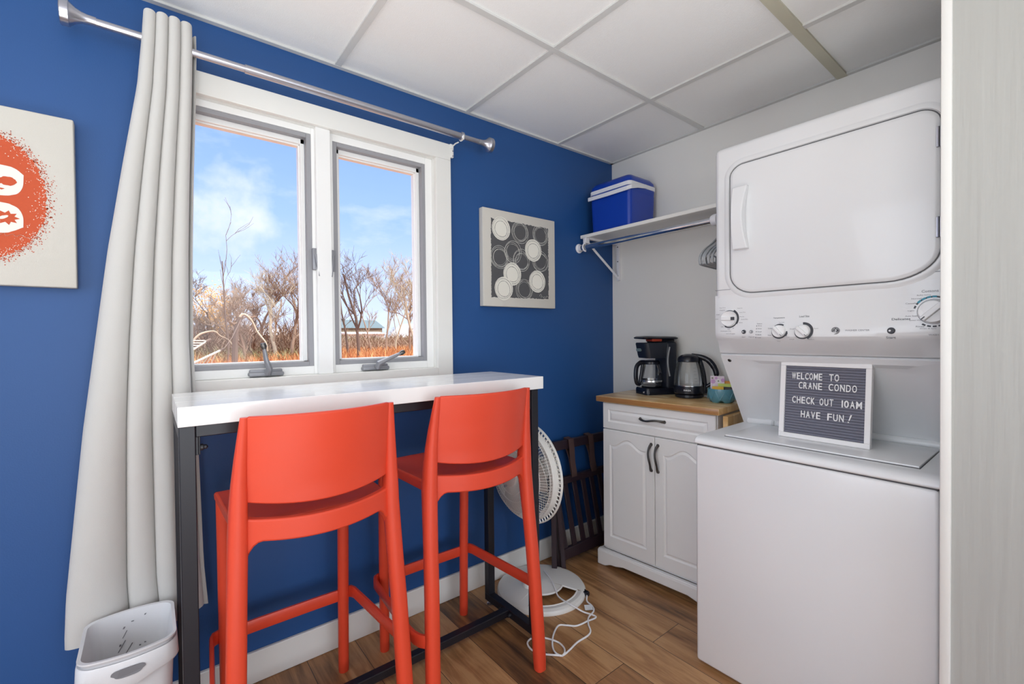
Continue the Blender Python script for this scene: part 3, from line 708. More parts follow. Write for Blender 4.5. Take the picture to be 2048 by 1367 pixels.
for k in range(N):
    a = 2*PI*k/N
    mb.tube([HC+Vector((.016, (RC-.002)*math.cos(a), (RC-.002)*math.sin(a))), HC+Vector((.018, (RC+.016)*math.cos(a), (RC+.016)*math.sin(a)))], .0042, 4)
    def pt(r, h, aa): return HC+Vector((h, r*math.cos(aa), r*math.sin(aa)))
    w = .46*2*PI/N
    P = [(RC+.015, .020), (RC+.011, .030), (RC-.03, .052), (.13, .074), (.062, .082)]
    for (r1, h1), (r2, h2) in zip(P, P[1:]):
        w1 = w*min(1., RC/r1*.8) if r1 < .15 else w; w2 = w*min(1., RC/r2*.8) if r2 < .15 else w
        mb.f([mb.v(pt(r1, h1, a-w1/2)), mb.v(pt(r1, h1, a+w1/2)), mb.v(pt(r2, h2, a+w2/2)), mb.v(pt(r2, h2, a-w2/2))])
for (r, h) in ((RC+.0165, .018), (RC+.0165, .024), (RC-.03, .052), (.13, .074), (.064, .082)):
    mb.tube([HC+Vector((h, r*math.cos(2*PI*k/60), r*math.sin(2*PI*k/60))) for k in range(60)], .0035, 6, closed=True)
mb.build('rear_cage', M['fan_white'], fan, ang=60)
mb = MB(); N = 96        # domed front wire cage, fine radial wires
for k in range(N):
    a = 2*PI*k/N
    P = [(RC-.008, -.012), (RC-.016, -.030), (RC-.045, -.052), (.12, -.072), (.05, -.082)]
    mb.tube([HC+Vector((h, r*math.cos(a), r*math.sin(a))) for r, h in P], .0010, 4)
for (r, h) in ((RC-.012, -.022), (RC-.045, -.053), (.12, -.073), (.085, -.078)):
    mb.tube([HC+Vector((h, r*math.cos(2*PI*k/60), r*math.sin(2*PI*k/60))) for k in range(60)], .0018, 6, closed=True)
mb.build('front_cage', M['fan_white'], fan)
mb = MB(); mb.lathe([(0, -.090), (.03, -.089), (.048, -.085), (.052, -.080), (.052, -.074), (0, -.074)], HC, 'x', 28); mb.build('cage_badge', M['fan_white'], fan)
for k in range(3):
    a0 = 2*PI*k/3+.5; mb = MB()
    def bl(u, v):
        r = .035+.150*u; a = a0+(v-.5)*(1.25-.15*u)*(.75+.5*math.sin(PI*u))+.35*u
        return HC+Vector((-.030+.034*(v-.5)*(1.2-u*.4), r*math.cos(a), r*math.sin(a)))
    mb.sheet(bl, 12, 10, .003); mb.build('blade', M['fan_blade'], fan, ang=60)
mb = MB(); mb.lathe([(0, -.056), (.022, -.054), (.036, -.044), (.038, -.01), (0, -.01)], HC, 'x', 24); mb.build('hub', M['fan_white'], fan)
# flex on the floor with its tag and plug
cd = MB((FX, FY, 0))
def P2(*pts): return [Vector(p) for p in pts]
def smooth(pts, n=6):
    out = []; P = [Vector(p) for p in pts]; P = [P[0]*2-P[1]]+P+[P[-1]*2-P[-2]]
    for i in range(1, len(P)-2):
        for k in range(n):
            t = k/n; a, b, c, d = P[i-1:i+3]
            out.append(.5*((2*b)+(c-a)*t+(2*a-5*b+4*c-d)*t*t+(3*b-a-3*c+d)*t**3))
    out.append(P[-2]); return out
CORD = [ [(-0.761, -0.169, 0.05), (-0.791, -0.248, 0.05), (-0.823, -0.31, 0.045), (-0.843, -0.354, 0.03), (-0.844, -0.419, 0.028), (-0.832, -0.447, 0.02), (-0.813, -0.479, 0.006), (-0.794, -0.537, 0.004), (-0.851, -0.536, 0.006), (-0.905, -0.526, 0.004), (-0.934, -0.498, 0.004), (-0.959, -0.477, 0.004), (-0.995, -0.49, 0.004), (-1.046, -0.527, 0.008), (-1.079, -0.564, 0.006), (-1.089, -0.592, 0.005), (-1.085, -0.612, 0.005)] , [(-0.714, -0.412, 0.012), (-0.737, -0.434, 0.004), (-0.747, -0.474, 0.004), (-0.77, -0.503, 0.004), (-0.822, -0.52, 0.004), (-0.859, -0.551, 0.006), (-0.883, -0.585, 0.004), (-0.915, -0.599, 0.004), (-0.978, -0.6, 0.004), (-1.037, -0.612, 0.004), (-1.075, -0.616, 0.004), (-1.092, -0.602, 0.004), (-1.134, -0.556, 0.004), (-1.148, -0.515, 0.004), (-1.136, -0.477, 0.004), (-1.105, -0.465, 0.004), (-1.074, -0.48, 0.004), (-1.051, -0.522, 0.006), (-1.037, -0.555, 0.004), (-1.043, -0.59, 0.004), (-1.063, -0.612, 0.006), (-1.082, -0.618, 0.005)] ]
for seg in CORD: cd.tube(smooth(seg, 8), .0036, 8)
co = cd.build('power_cord', M['cord'], fan)
q = MB((FX, FY, 0)); q.box((-.716, -.412, .003), (-.692, -.388, .024), .005); q.tube([(-.700, -.392, .014), (-.690, -.378, .014)], .006, 8); pg = q.build('plug', M['black_plastic'], co); pg['label'] = 'dark moulded plug'
q = MB((FX, FY, 0)); g = [q.v(p) for p in [(-.745, -.468, .007), (-.775, -.450, .009), (-.798, -.478, .006), (-.768, -.498, .006)]]; q.f(g); q.build('cord_tag', M['white_print'], co)

# ================================================================== FOLDED SLATTED RACK
rk = thing('luggage_rack', 'folded dark wood slatted luggage rack leaning on the blue wall behind the fan', 'luggage rack', (-.36, -.06, 0))
RO_ = (-.36, -.06, 0)
def lean(z): return -.118+.086*z/.65
def rk_box(mb, x0, x1, z0, z1, th=.020, dy=0., dx=0.):
    V = []
    for (z, ) in ((z0,), (z1,)):
        y = lean(z)+dy; o = dx*(z/.65)
        for (x, yy) in ((x0+o, y-th), (x1+o, y-th), (x1+o, y), (x0+o, y)): V.append(mb.v((x, yy, z)))
    a, b = V[:4], V[4:]
    mb.f(a[::-1]); mb.f(b)
    for k in range(4): mb.f([a[k], a[(k+1) % 4], b[(k+1) % 4], b[k]])
q = MB(RO_); rk_box(q, -.62, -.10, .600, .648, .026); q.build('top_rail', M['dark_wood'], rk, bev=.003)
q = MB(RO_); rk_box(q, -.60, -.10, .415, .452, .024); q.build('middle_rail', M['dark_wood'], rk, bev=.003)
q = MB(RO_); rk_box(q, -.60, -.10, .030, .085, .024); q.build('bottom_rail', M['dark_wood'], rk, bev=.003)
for k in range(7):
    x = -.552+.0715*k; q = MB(RO_); rk_box(q, x-.017, x+.017, .08, .42, .010, -.006, -.055); q.build('slat', M['dark_wood'], rk, bev=.002)
for x in (-.628, -.112):
    q = MB(RO_); rk_box(q, x, x+.032, .004, .66, .030, -.002); q.build('leg', M['dark_wood'], rk, bev=.003)
q = MB(RO_); q.tube([(-.672, -.150, 0.004), (-.66, -.135, .25), (-.655, -.12, .50)], .019, 4); q.build('leg', M['dark_wood'], rk, bev=.003)
q = MB(RO_); q.tube([(-.622, -.170, .004), (-.63, -.15, .25), (-.645, -.13, .50)], .017, 4); q.build('leg', M['dark_wood'], rk, bev=.003)
for x in (-.455, -.29):
    q = MB(RO_)
    def strap(u, v):
        T = [(.655, .006), (.650, -.034), (.60, -.036), (.52, -.030), (.47, -.034), (.445, -.030), (.47, -.022), (.55, -.016), (.60, .001), (.652, .004)]
        k = min(int(u*(len(T)-1)), len(T)-2); f = u*(len(T)-1)-k
        z = T[k][0]+(T[k+1][0]-T[k][0])*f; y = T[k][1]+(T[k+1][1]-T[k][1])*f
        sp = .020*math.sin(PI*u)
        return (x-.020+.040*v+sp*(u-.5)*.8, lean(min(z, .648))+y, z)
    q.sheet(strap, 45, 3, .003); q.build('strap', M['leather'], rk, ang=60)

# ================================================================== STACKED WASHER AND DRYER
UY0, UY1 = -.952, -1.632            # left and right side as seen from the room
UYC, UW = (UY0+UY1)/2, UY0-UY1
UO = (-.37, UYC, 0)
un = thing('laundry_center', 'white stacked washer and dryer unit standing in the closet alcove', 'washer dryer', UO)
A_ = M['appliance']
mb = MB(UO); mb.box((-.709, UY1+.004, .012), (-.04, UY0-.004, .822), .010, 3); mb.box((-.66, UY1+.03, 0), (-.08, UY0-.03, .02)); mb.build('washer_body', A_, un)
mb = MB(UO); mb.box((-.703, UY1+.008, .815), (-.05, UY0-.008, .832)); mb.build('seam', M['seam'], un)
mb = MB(UO)
mb.prism([(-.712, .8265), (-.713, .834), (-.708, .844), (-.697, .851), (-.665, .855), (-.30, .858), (-.05, .858), (-.05, .8265)], 'y', UY1, UY0)
mb.build('washer_top', A_, un, bev=.004)
mb = MB(UO); mb.box((-.6395, UY1+.0535, .854), (-.335, UY0-.0795, .8575)); mb.build('lid_gap', M['seam'], un)
mb = MB(UO); mb.box((-.638, UY1+.055, .8545), (-.335, UY0-.081, .8625), .003, 2); lid = mb.build('washer_lid', A_, un)
for (y0, y1) in ((UY0-.018, UY0-.125), (UY0-.136, UY1+.018)):
    mb = MB(UO); mb.tube([(-.318, y0, .868), (-.318, y0-.006, .868), (-.318, y1+.006, .868), (-.318, y1, .868)], [.010, .0145, .0145, .010], 14); mb.build('lid_hinge', A_, un)
# inclined back panel between washer and dryer, with a pressed recess
def bp_pt(y, t, w=0.):        # t 0 bottom .. 1 top
    n = Vector((-.296, 0, -.20)).normalized()
    return Vector((-.300-.200*t, y, .860+.296*t))+n*w
mb = MB(UO); mb.prism([(-.500, 1.156), (-.300, .860), (-.300, .852), (-.05, .852), (-.05, 1.156)], 'y', UY1, UY0-.0)
mb.build('back_panel_core', A_, un)
loops = []
def rrect(y0, y1, t0, t1, r, w, n=6):
    P = []; k_ = .357       # metres per t
    rt_ = r/k_
    for (cy, ct, a0) in ((y1+r, t1-rt_, 0), (y0-r, t1-rt_, 90), (y0-r, t0+rt_, 180), (y1+r, t0+rt_, 270)):
        pass
    C = [(y0-r, t0+rt_, 180), (y1+r, t0+rt_, 270), (y1+r, t1-rt_, 0), (y0-r, t1-rt_, 90)]
    for (cy, ct, a0) in C:
        for k in range(n+1):
            a = R(a0+90*k/n); P.append(bp_pt(cy-r*math.cos(a), ct+rt_*math.sin(a), w))
    return P
mb = MB(UO)
Ls = [rrect(UY0, UY1, .0, 1., .002, .001), rrect(UY0-.0005, UY1+.0005, .0, 1., .002, .012), rrect(UY0-.085, UY1+.055, .02, .94, .035, .012), rrect(UY0-.115, UY1+.085, .06, .88, .03, .0015)]
G = [[mb.v(p) for p in L] for L in Ls]
for A, B in zip(G, G[1:]):
    for k in range(len(A)): mb.f([A[k], A[(k+1) % len(A)], B[(k+1) % len(A)], B[k]])
mb.f(G[-1]); mb.build('back_panel', A_, un, ang=20)
mb = MB(UO); c = bp_pt(UY0-.030, .93, .012); mb.lathe([(0, .003), (.006, .002), (.0075, 0), (0, 0)], (0, 0, 0), 'z', 12)
rot = Vector((0, 0, 1)).rotation_difference(Vector((-.296, 0, -.20))).to_matrix()
for v in mb.b.verts: v.co = rot @ (v.co+Vector(UO))+c-Vector(UO)
mb.build('screw', M['pewter'], un)
# dryer cabinet: bowed control front below, squared door front above
FXD = -.555
def front_x(y, z):     # the console front bows out towards its lower lip
    s = max(-1, min(1, (y-UYC)/(UW/2)))
    k = max(0, min(1, (1.385-z)/.165))
    return FXD-.034*(1-s*s)*k**1.3
mb = MB(UO); mb.box((FXD, UY1, 1.355), (-.05, UY0, 1.955), .022, 4); mb.build('dryer_body', A_, un)
mb = MB(UO)
zs = [1.3835, 1.375, 1.34, 1.30, 1.26, 1.235, 1.222, 1.212, 1.206]
ny = 28
def con_pt(i, j):
    y = UY0+(UY1-UY0)*i/ny; z = zs[j]
    x = front_x(y, z)
    if z < 1.236: x += .020*((1.236-z)/.03)**2
    e = min(i, ny-i)
    if e == 0: x += .006
    return (x, y, z)
G = [[mb.v(con_pt(i, j)) for i in range(ny+1)] for j in range(len(zs))]
G.append([mb.v((-.512, UY0+(UY1-UY0)*i/ny, 1.160)) for i in range(ny+1)]); G.append([mb.v((-.505, UY0+(UY1-UY0)*i/ny, 1.157)) for i in range(ny+1)])
G.append([mb.v((-.05, UY0+(UY1-UY0)*i/ny, 1.157)) for i in range(ny+1)]); G.append([mb.v((-.05, UY0+(UY1-UY0)*i/ny, 1.404)) for i in range(ny+1)])
for A, B in zip(G, G[1:]+G[:1]):
    for i in range(ny): mb.f([A[i], A[i+1], B[i+1], B[i]])
mb.f([g[0] for g in G]); mb.f([g[ny] for g in G][::-1])
con = mb.build('control_panel', A_, un, ang=30)
mb = MB(UO); mb.box((FXD-.0008, UY1+.003, 1.4035), (FXD+.01, UY0-.003, 1.4055)); mb.build('panel_joint', M['legend'], un)
# dryer door: rounded above, big swept corners below
DL, DR, DB, DT = -1.017, -1.606, 1.388, 1.868
def door_loop(o, x, n=10):
    P = []
    for (cy, cz, r, a0) in ((DL-.05, DT-.042, (.05, .042), 90), (DR+.048, DT-.042, (.048, .042), 0), (DR+.13, DB+.085, (.13, .085), -90), (DL-.085, DB+.075, (.085, .075), 180)):
        for k in range(n+1):
            a = R(a0+90-90*k/n) if a0 == 90 else R(a0+90-90*k/n)
            P.append((cy-r[0]*math.cos(a)+o*-math.cos(a), cz+r[1]*math.sin(a)+o*math.sin(a)))
    return P
def door_poly(o, n=10):
    P = []
    C = [(DL-.05, DT-.042, .05, .042, 180, 90), (DR+.048, DT-.042, .048, .042, 90, 0), (DR+.12, DB+.085, .12, .085, 0, -90), (DL-.085, DB+.075, .085, .075, -90, -180)]
    for (cy, cz, ry, rz, a0, a1) in C:
        for k in range(n+1):
            a = R(a0+(a1-a0)*k/n)
            P.append((cy-(ry+o)*math.cos(a), cz+(rz+o)*math.sin(a)))
    return P
mb = MB(UO); mb.prism(door_poly(.0035), 'x', FXD-.0012, FXD+.01); mb.build('door_gap', M['seam'], un, smooth=False)
mb = MB(UO)
Ls = [[(FXD+.008, y, z) for y, z in door_poly(0)], [(FXD-.002, y, z) for y, z in door_poly(0)], [(FXD-.0045, y, z) for y, z in door_poly(-.003)], [(FXD-.006, y, z) for y, z in door_poly(-.012)]]
loft(mb, Ls, True, True); door = mb.build('dryer_door', A_, un, ang=50)
# raised surround round the door opening
mb = MB(UO)
Ls = [[(FXD+.004, y, z) for y, z in door_poly(.030)], [(FXD-.004, y, z) for y, z in door_poly(.018)], [(FXD-.0045, y, z) for y, z in door_poly(.006)], [(FXD+.003, y, z) for y, z in door_poly(.0034)]]
loft(mb, Ls, False, False); mb.build('door_surround', A_, un, ang=60)
# door handle: upright grip with a scooped right edge
mb = MB(UO); n = 24
def hp(i, side, lay):
    t = i/n; z = 1.549+.232*t
    sc = math.sin(PI*t)
    yl = -1.034; yr = -1.088+.013*sc
    x = FXD-.006-((.020+.014*math.sin(PI*t)) if lay else .0)
    return (x, yl if side == 0 else yr, z)
G = [[mb.v(hp(i, 0, 0)), mb.v(hp(i, 0, 1)), mb.v((hp(i, 1, 1)[0], hp(i, 1, 1)[1]+.006, hp(i, 1, 1)[2])), mb.v(hp(i, 1, 1)), mb.v(hp(i, 1, 0))] for i in range(n+1)]
for A, B in zip(G, G[1:]):
    for k in range(4): mb.f([A[k], A[k+1], B[k+1], B[k]])
    mb.f([A[4], A[0], B[0], B[4]])
mb.f(G[0]); mb.f(G[-1][::-1]); mb.build('door_handle', A_, door, ang=40, bev=.003)
mb = MB(UO); P = []
for k in range(33):
    t = k/32; P.append((FXD-.0064, -1.086-.020*math.sin(PI*t)**.8, 1.555+.22*t))
vs = [mb.v(p) for p in P]; vs2 = [mb.v((FXD-.0064, -1.078, p[2])) for p in P]
for i in range(32): mb.f([vs[i], vs[i+1], vs2[i+1], vs2[i]])
mb.build('finger_scoop', A_, door)
for (z0, z1) in ((1.752, 1.808), (1.500, 1.557)):
    mb = MB(UO); mb.box((FXD-.010, -1.612, z0), (FXD-.004, -1.598, z1), .001, 1); mb.tube([(FXD-.010, -1.6035, z0), (FXD-.010, -1.6035, z1)], .0035, 8); mb.build('door_hinge', M['nickel'], un)
# knobs, buttons, legend
def cpl(y, z, w=0.):
    return Vector((front_x(y, z)-.0004-w, y, z))
def arc(mb, yc, zc, r0_, r1_, a0, a1, n=18, w=.0):
    vs = []
    for k in range(n+1):
        a = R(a0+(a1-a0)*k/n)
        vs.append((mb.v(cpl(yc-r0_*math.cos(a), zc+r0_*math.sin(a), w)), mb.v(cpl(yc-r1_*math.cos(a), zc+r1_*math.sin(a), w))))
    for (a, b), (c, d) in zip(vs, vs[1:]): mb.f([a, c, d, b])
def knob(yc, zc, r, ang, h=.022, dark_tip=False):
    x = front_x(yc, zc)
    mb = MB(UO); mb.lathe([(r*1.0, -.0), (r*1.0, -.008), (r*.96, -.011), (r*.90, -h*.62), (0, -h*.62)], (x, yc, zc), 'x', 36); kb = mb.build('knob', M['knob'], con)
    a = R(ang); d = Vector((0, -math.cos(a), math.sin(a))); q = Vector((0, -math.sin(a)*-1, math.cos(a)))
    q = Vector((1, 0, 0)).cross(d)
    mb = MB(UO); c = Vector((x, yc, zc)); V = []
    for (u, wv) in ((-.92, .26), (.92, .26), (.92, -.26), (-.92, -.26)):
        for hh in (h*.5, h*1.0):
            ww = wv*(1 if hh < h*.7 else .82)
            V.append(mb.v(c+d*(u*r)+q*(ww*r)+Vector((-hh, 0, 0))))
    for (i, j) in ((0, 2), (2, 4), (4, 6), (6, 0)): mb.f([V[i], V[i+1], V[j+1], V[j]])
    mb.f([V[1], V[3], V[5], V[7]]); mb.build('grip', M['knob'], kb, bev=.002)
    mb = MB(UO); V = [mb.v(c+d*(u*r)+q*(wv*r)+Vector((-h*1.0-.0006, 0, 0))) for (u, wv) in (((.42, .21), (.93, .21), (.93, -.21), (.42, -.21)) if dark_tip else ((.62, .04), (.95, .04), (.95, -.04), (.62, -.04)))]
    mb.f(V); mb.build('pointer', M['knob_ring'], kb, smooth=False)
    return kb
knob(-1.013, 1.292, .029, 0, .016, True); knob(-1.198, 1.2415, .0215, -50); knob(-1.272, 1.2405, .0225, -45); knob(-1.593, 1.292, .033, 225, .03)
mb = MB(UO)
arc(mb, -1.013, 1.292, .030, .0325, 62, 250); arc(mb, -1.013, 1.292, .030, .038, -35, 62); arc(mb, -1.013, 1.292, .031, .0355, 238, 325)
mb.build('dial_ring', M['knob_ring'], con, smooth=False); mb = MB(UO)
arc(mb, -1.198, 1.2415, .0215, .0262, 60, 360); arc(mb, -1.198, 1.2415, .0245, .028, 322, 350)
mb.build('dial_ring', M['knob_ring'], con, smooth=False); mb = MB(UO)
arc(mb, -1.272, 1.2405, .0225, .0262, 150, 300); arc(mb, -1.272, 1.2405, .0225, .0305, -60, 95)
mb.build('dial_ring', M['knob_ring'], con, smooth=False); mb = MB(UO)
for k in range(22):
    if 5 <= k <= 8: continue
    arc(mb, -1.593, 1.292, .040, .0445, 180+k*16.2-90, 180+k*16.2-90+11, 4)
arc(mb, -1.593, 1.292, .0345, .0355, 0, 360, 40)
mb.build('dial_ring', M['knob_ring'], con, smooth=False)
mb = MB(UO)
for k in range(5, 9): arc(mb, -1.593, 1.292, .040, .0455, 180+k*16.2-180, 180+k*16.2-180+13, 4, .0002)
mb.build('teal_ring', M['teal_print'], con, smooth=False)
for (y, z, ry, mt) in ((-1.073, 1.241, .0075, 'knob_ring'), (-1.101, 1.241, .006, 'legend'), (-1.502, 1.239, .0095, 'knob_ring')):
    mb = MB(UO); mb.lathe([(ry, 0), (ry, -.003), (ry*.8, -.0045), (0, -.0045)], (front_x(y, z), y, z), 'x', 24)
    bt = mb.build('button', M[mt], con)
    mb = MB(UO); mb.lathe([(ry*.30, -.0048), (0, -.0048)], (front_x(y, z), y+ry*.3, z), 'x', 12, cap=False); mb.build('button_dot', M['knob'], bt)
# round monogram badge
mb = MB(UO); mb.lathe([(.0115, 0), (.0115, -.0012), (0, -.0014)], (front_x(-1.364, 1.241), -1.364, 1.241), 'x', 32); bd = mb.build('badge', M['knob_ring'], con)
mb = MB(UO); c = Vector((front_x(-1.364, 1.241)-.0018, -1.364, 1.241))
def curl(pts): mb.tube([c+Vector((0, -p[0]*.0105, p[1]*.0105)) for p in smooth([(a, b, 0) for a, b in pts], 5)], .0006, 5)
mb.tube([c+Vector((0, .0098*math.cos(2*PI*k/32), .0098*math.sin(2*PI*k/32))) for k in range(32)], .00045, 5, closed=True)
curl([(-.05, .45), (-.3, .62), (-.58, .3), (-.55, -.15), (-.25, -.35), (-.02, .0), (-.05, .45)]); curl([(-.02, .0), (-.05, -.45), (-.3, -.6), (-.5, -.45)])
curl([(.55, .35), (.3, .6), (.12, .35), (.3, .05), (.12, -.2), (.25, -.55), (.5, -.45), (.6, -.2)]); curl([(-.25, -.02), (.05, .1), (.35, .05)])
mb.build('monogram', M['white_print'], bd)
mb = MB(UO)
def tx(s, yc, z, w, h):
    add_text(mb, s, yc+w/2, yc-w/2, z-h/2, z+h/2, lambda a, b, ww: cpl(a, b, ww+.0002))
tx('WASHER CENTER', -1.420, 1.2415, .062, .0055); tx('Cottons', -1.585, 1.351, .036, .0075)
for (s, y, z, w) in (('Easy Care', -.985, 1.335, .024), ('Regular', -.985, 1.326, .022), ('Timed Dry', -1.052, 1.330, .020), ('Less Dry', -1.063, 1.314, .022), ('Cool', -.966, 1.310, .012), ('Damp', -.962, 1.292, .012), ('More Dry', -1.062, 1.298, .016), ('Extra Dry', -1.072, 1.287, .026), ('Warm', -1.058, 1.276, .014), ('60', -1.030, 1.256, .006), ('Low', -.985, 1.262, .010), ('Off', -1.012, 1.252, .010), ('Automatic Dry', -1.000, 1.2445, .044), ('end of cycle', -1.020, 1.2345, .036), ('Start', -1.073, 1.222, .014), ('Signal', -1.102, 1.222, .020), ('Status', -1.128, 1.270, .018), ('Cold', -1.165, 1.252, .012), ('Warm', -1.166, 1.228, .012), ('Hot', -1.198, 1.2065, .010), ('Hot', -1.228, 1.222, .010), ('Small', -1.238, 1.249, .014), ('Large', -1.240, 1.2135, .014), ('Tap Cold', -1.202, 1.272, .018), ('Super', -1.310, 1.249, .014), ('Medium', -1.298, 1.2135, .018), ('Bulky Items', -1.572, 1.340, .030), ('Normal', -1.556, 1.331, .022), ('Casuals', -1.544, 1.318, .024), ('Light', -1.545, 1.296, .014), ('Auto Soak', -1.546, 1.281, .028), ('Speed Wash', -1.556, 1.268, .030), ('Rinse', -1.565, 1.250, .018), ('Drain & Spin', -1.582, 1.2435, .034), ('WASH CYCLE', -1.606, 1.226, .046)): tx(s, y, z, w, .0042)
mb.build('legend', M['legend'], con, smooth=False)
mb = MB(UO); tx('Start', -1.502, 1.2185, .022, .0065); tx('Delicates', -1.523, 1.273, .042, .0065); tx('Temperature', -1.193, 1.288, .038, .0055); tx('Load Size', -1.272, 1.291, .030, .0065)
for k in range(5):
    z = 1.262-k*.0105; mb.f([mb.v(cpl(-1.1175, z-.002, .0002)), mb.v(cpl(-1.1195, z-.002, .0002)), mb.v(cpl(-1.1195, z+.002, .0002)), mb.v(cpl(-1.1175, z+.002, .0002))])
    tx(['Dry', 'Damp', 'Cool', 'Sense', 'Wrinkle'][k], -1.130, z, .014, .0035)
mb.build('legend', M['legend_dark'], con, smooth=False)

# ================================================================== LETTER BOARD
lb = thing('letter_board', 'square white-framed grey felt letter board standing on the washer lid', 'letter board', (-.512, -1.3045, .8625), (R(-5.5), 0, R(-90)+R(-1.2)))
BW, BH = .270, .272
mb = MB(); w = .0165
for (x0, x1, z0, z1) in ((-BW/2, BW/2, 0, w), (-BW/2, BW/2, BH-w, BH), (-BW/2, -BW/2+w, w, BH-w), (BW/2-w, BW/2, w, BH-w)): mb.box((x0, -.010, z0), (x1, .010, z1))
mb.build('frame', M['frame_white'], lb, bev=.0015)
mb = MB(); nr = 26; fz0, fz1 = w-.001, BH-w+.001; fx0, fx1 = -BW/2+w-.001, BW/2-w+.001
for k in range(nr):
    za = fz0+(fz1-fz0)*k/nr; zb = fz0+(fz1-fz0)*(k+1)/nr; h = (zb-za)
    prof_ = [(-.0005, za), (-.0035, za+h*.14), (-.0045, za+h*.4), (-.0045, za+h*.6), (-.0035, za+h*.86), (-.0005, zb)]
    A = [mb.v((fx0, y, z)) for y, z in prof_]; B = [mb.v((fx1, y, z)) for y, z in prof_]
    for i in range(5): mb.f([A[i], B[i], B[i+1], A[i+1]])
mb.box((fx0, 0, fz0), (fx1, .006, fz1)); mb.build('felt', M['felt'], lb, ang=60)
def line(words, vrow):
    zc = fz1-(fz1-fz0)*vrow; hh = .0235
    for (wd, u0, u1) in words:
        wid = [{'I': .35, '1': .35, 'W': 1.25, 'M': 1.2, '!': .4}.get(c, 1.) for c in wd]; tot = sum(wid)+.28*(len(wd)-1)
        x = fx0+(fx1-fx0)*u0; sc = (fx1-fx0)*(u1-u0)/tot
        for c, ww in zip(wd, wid):
            q = MB(); x1_ = x+ww*sc
            if c in 'I1':
                q.box((x+.1*sc, -.0075, zc-hh/2), (x+.1*sc+.0036, -.0046, zc+hh/2))
            elif c == '!':
                q.prism([(x, zc-hh*.2), (x+.003, zc-hh*.2), (x+.0095, zc+hh*.62), (x+.0055, zc+hh*.62)], 'y', -.0075, -.0046); q.box((x-.002, -.0075, zc-hh*.5), (x+.0015, -.0046, zc-hh*.36))
            else: add_text(q, c, x, x1_, zc-hh/2, zc+hh/2, lambda a, b, wv: (a, -.0046-wv, b), .003)
            q.build('letter', M['letter'], lb, smooth=False); x = x1_+.28*sc
line([('WELCOME', .09, .485), ('TO', .57, .69)], .150)
line([('CRANE', .185, .487), ('CONDO', .568, .900)], .285)
line([('CHECK', .105, .402), ('OUT', .462, .632), ('10AM', .725, .962)], .500)
line([('HAVE', .228, .478), ('FUN', .565, .760), ('!', .815, .850)], .700)

# ================================================================== CABINET WITH BUTCHER BLOCK TOP
TH = R(4.3); CABZ = .909
cab = thing('kitchen_cabinet', 'white kitchen cabinet with arched doors and a butcher block top beside the washer', 'cabinet', (-.428, -.228, 0), R(-90)+TH)
cw, cd_ = .652, .374
mb = MB(); mb.box((-.001, 0, CABZ-.029), (cw, cd_, CABZ), .003, 2); mb.build('worktop', M['butcher'], cab)
bx0, bx1 = .026, .630
mb = MB(); mb.box((bx0, .040, .085), (bx1, cd_-.012, CABZ-.029)); mb.build('carcass', M['cab'], cab, smooth=False)
# scalloped plinth
def plinth(x0, x1, z1, foot, rise):
    P = [(x0, 0), (x0+foot*.6, 0)]
    for k in range(1, 9): P.append((x0+foot*.6+foot*.9*k/8, rise*.55*(.5-.5*math.cos(PI*k/8))))
    P += [(x0+foot*1.9, rise*.62), (x0+foot*2.6, rise)]
    Q = [(x0+x1-x, z) for x, z in P[::-1]]
    return P+Q+[(x1, z1), (x0, z1)]
mb = MB(); mb.prism(plinth(-.004, .664, .078, .062, .030), 'y', .008, .034); mb.prism([(-.004, .072), (.664, .072), (.660, .086), (.0, .086)], 'y', .010, .036)
mb.build('plinth', M['cab'], cab, bev=.004)
mb = MB()
for x in (-.004, .638): mb.box((x, .03, 0), (x+.026, cd_-.012, .078))
mb.build('plinth_side', M['cab'], cab, smooth=False)
def panel_front(x0, x1, z0, z1, arch, y=.022, border=(.034, .034, .034, .034), N=28):
    """door or drawer slab with a routed groove round a raised field; arch = height of the cathedral crown"""
    mb = MB(); L, Rr, B, T = border
    ix0, ix1, iz0, iz1 = x0+L, x1-Rr, z0+B, z1-T
    def top(x, o):
        u = (x-ix0)/(ix1-ix0)*2-1
        return iz1-o-(arch*(1-(.5+.5*math.cos(PI*min(1, abs(u)/.82)))) if arch else 0)
    def loop(o):
        P = [(ix0+o, iz0+o), (ix1-o, iz0+o)]
        P = [(ix0+o+(ix1-ix0-2*o)*k/N, iz0+o) for k in range(N)]+[(ix1-o, iz0+o+(top(ix1-o, o)-iz0-o)*k/N) for k in range(N)]
        P += [(ix1-o-(ix1-ix0-2*o)*k/N, top(ix1-o-(ix1-ix0-2*o)*k/N, o)) for k in range(N)]
        P += [(ix0+o, top(ix0+o, o)+(iz0+o-top(ix0+o, o))*k/N) for k in range(N)]
        return P
    def rect(o):
        a, b, c, d = x0+o, x1-o, z0+o, z1-o
        return [(a+(b-a)*k/N, c) for k in range(N)]+[(b, c+(d-c)*k/N) for k in range(N)]+[(b-(b-a)*k/N, d) for k in range(N)]+[(a, d-(d-c)*k/N) for k in range(N)]
    Ls = [[(x, y+.018, z) for x, z in rect(0)], [(x, y+.003, z) for x, z in rect(0)], [(x, y, z) for x, z in rect(.003)], [(x, y, z) for x, z in loop(0)],
          [(x, y+.006, z) for x, z in loop(.005)], [(x, y+.0065, z) for x, z in loop(.009)], [(x, y+.001, z) for x, z in loop(.020)]]
    loft(mb, Ls, True, True)
    return mb
dr = panel_front(bx0+.002, bx1-.002, .738, .874, 0, border=(.034, .034, .036, .034)).build('drawer', M['cab'], cab, ang=25)
mid = .331
dl = panel_front(bx0+.002, mid-.0015, .100, .733, .040, border=(.042, .044, .064, .040)).build('door', M['cab'], cab, ang=25)
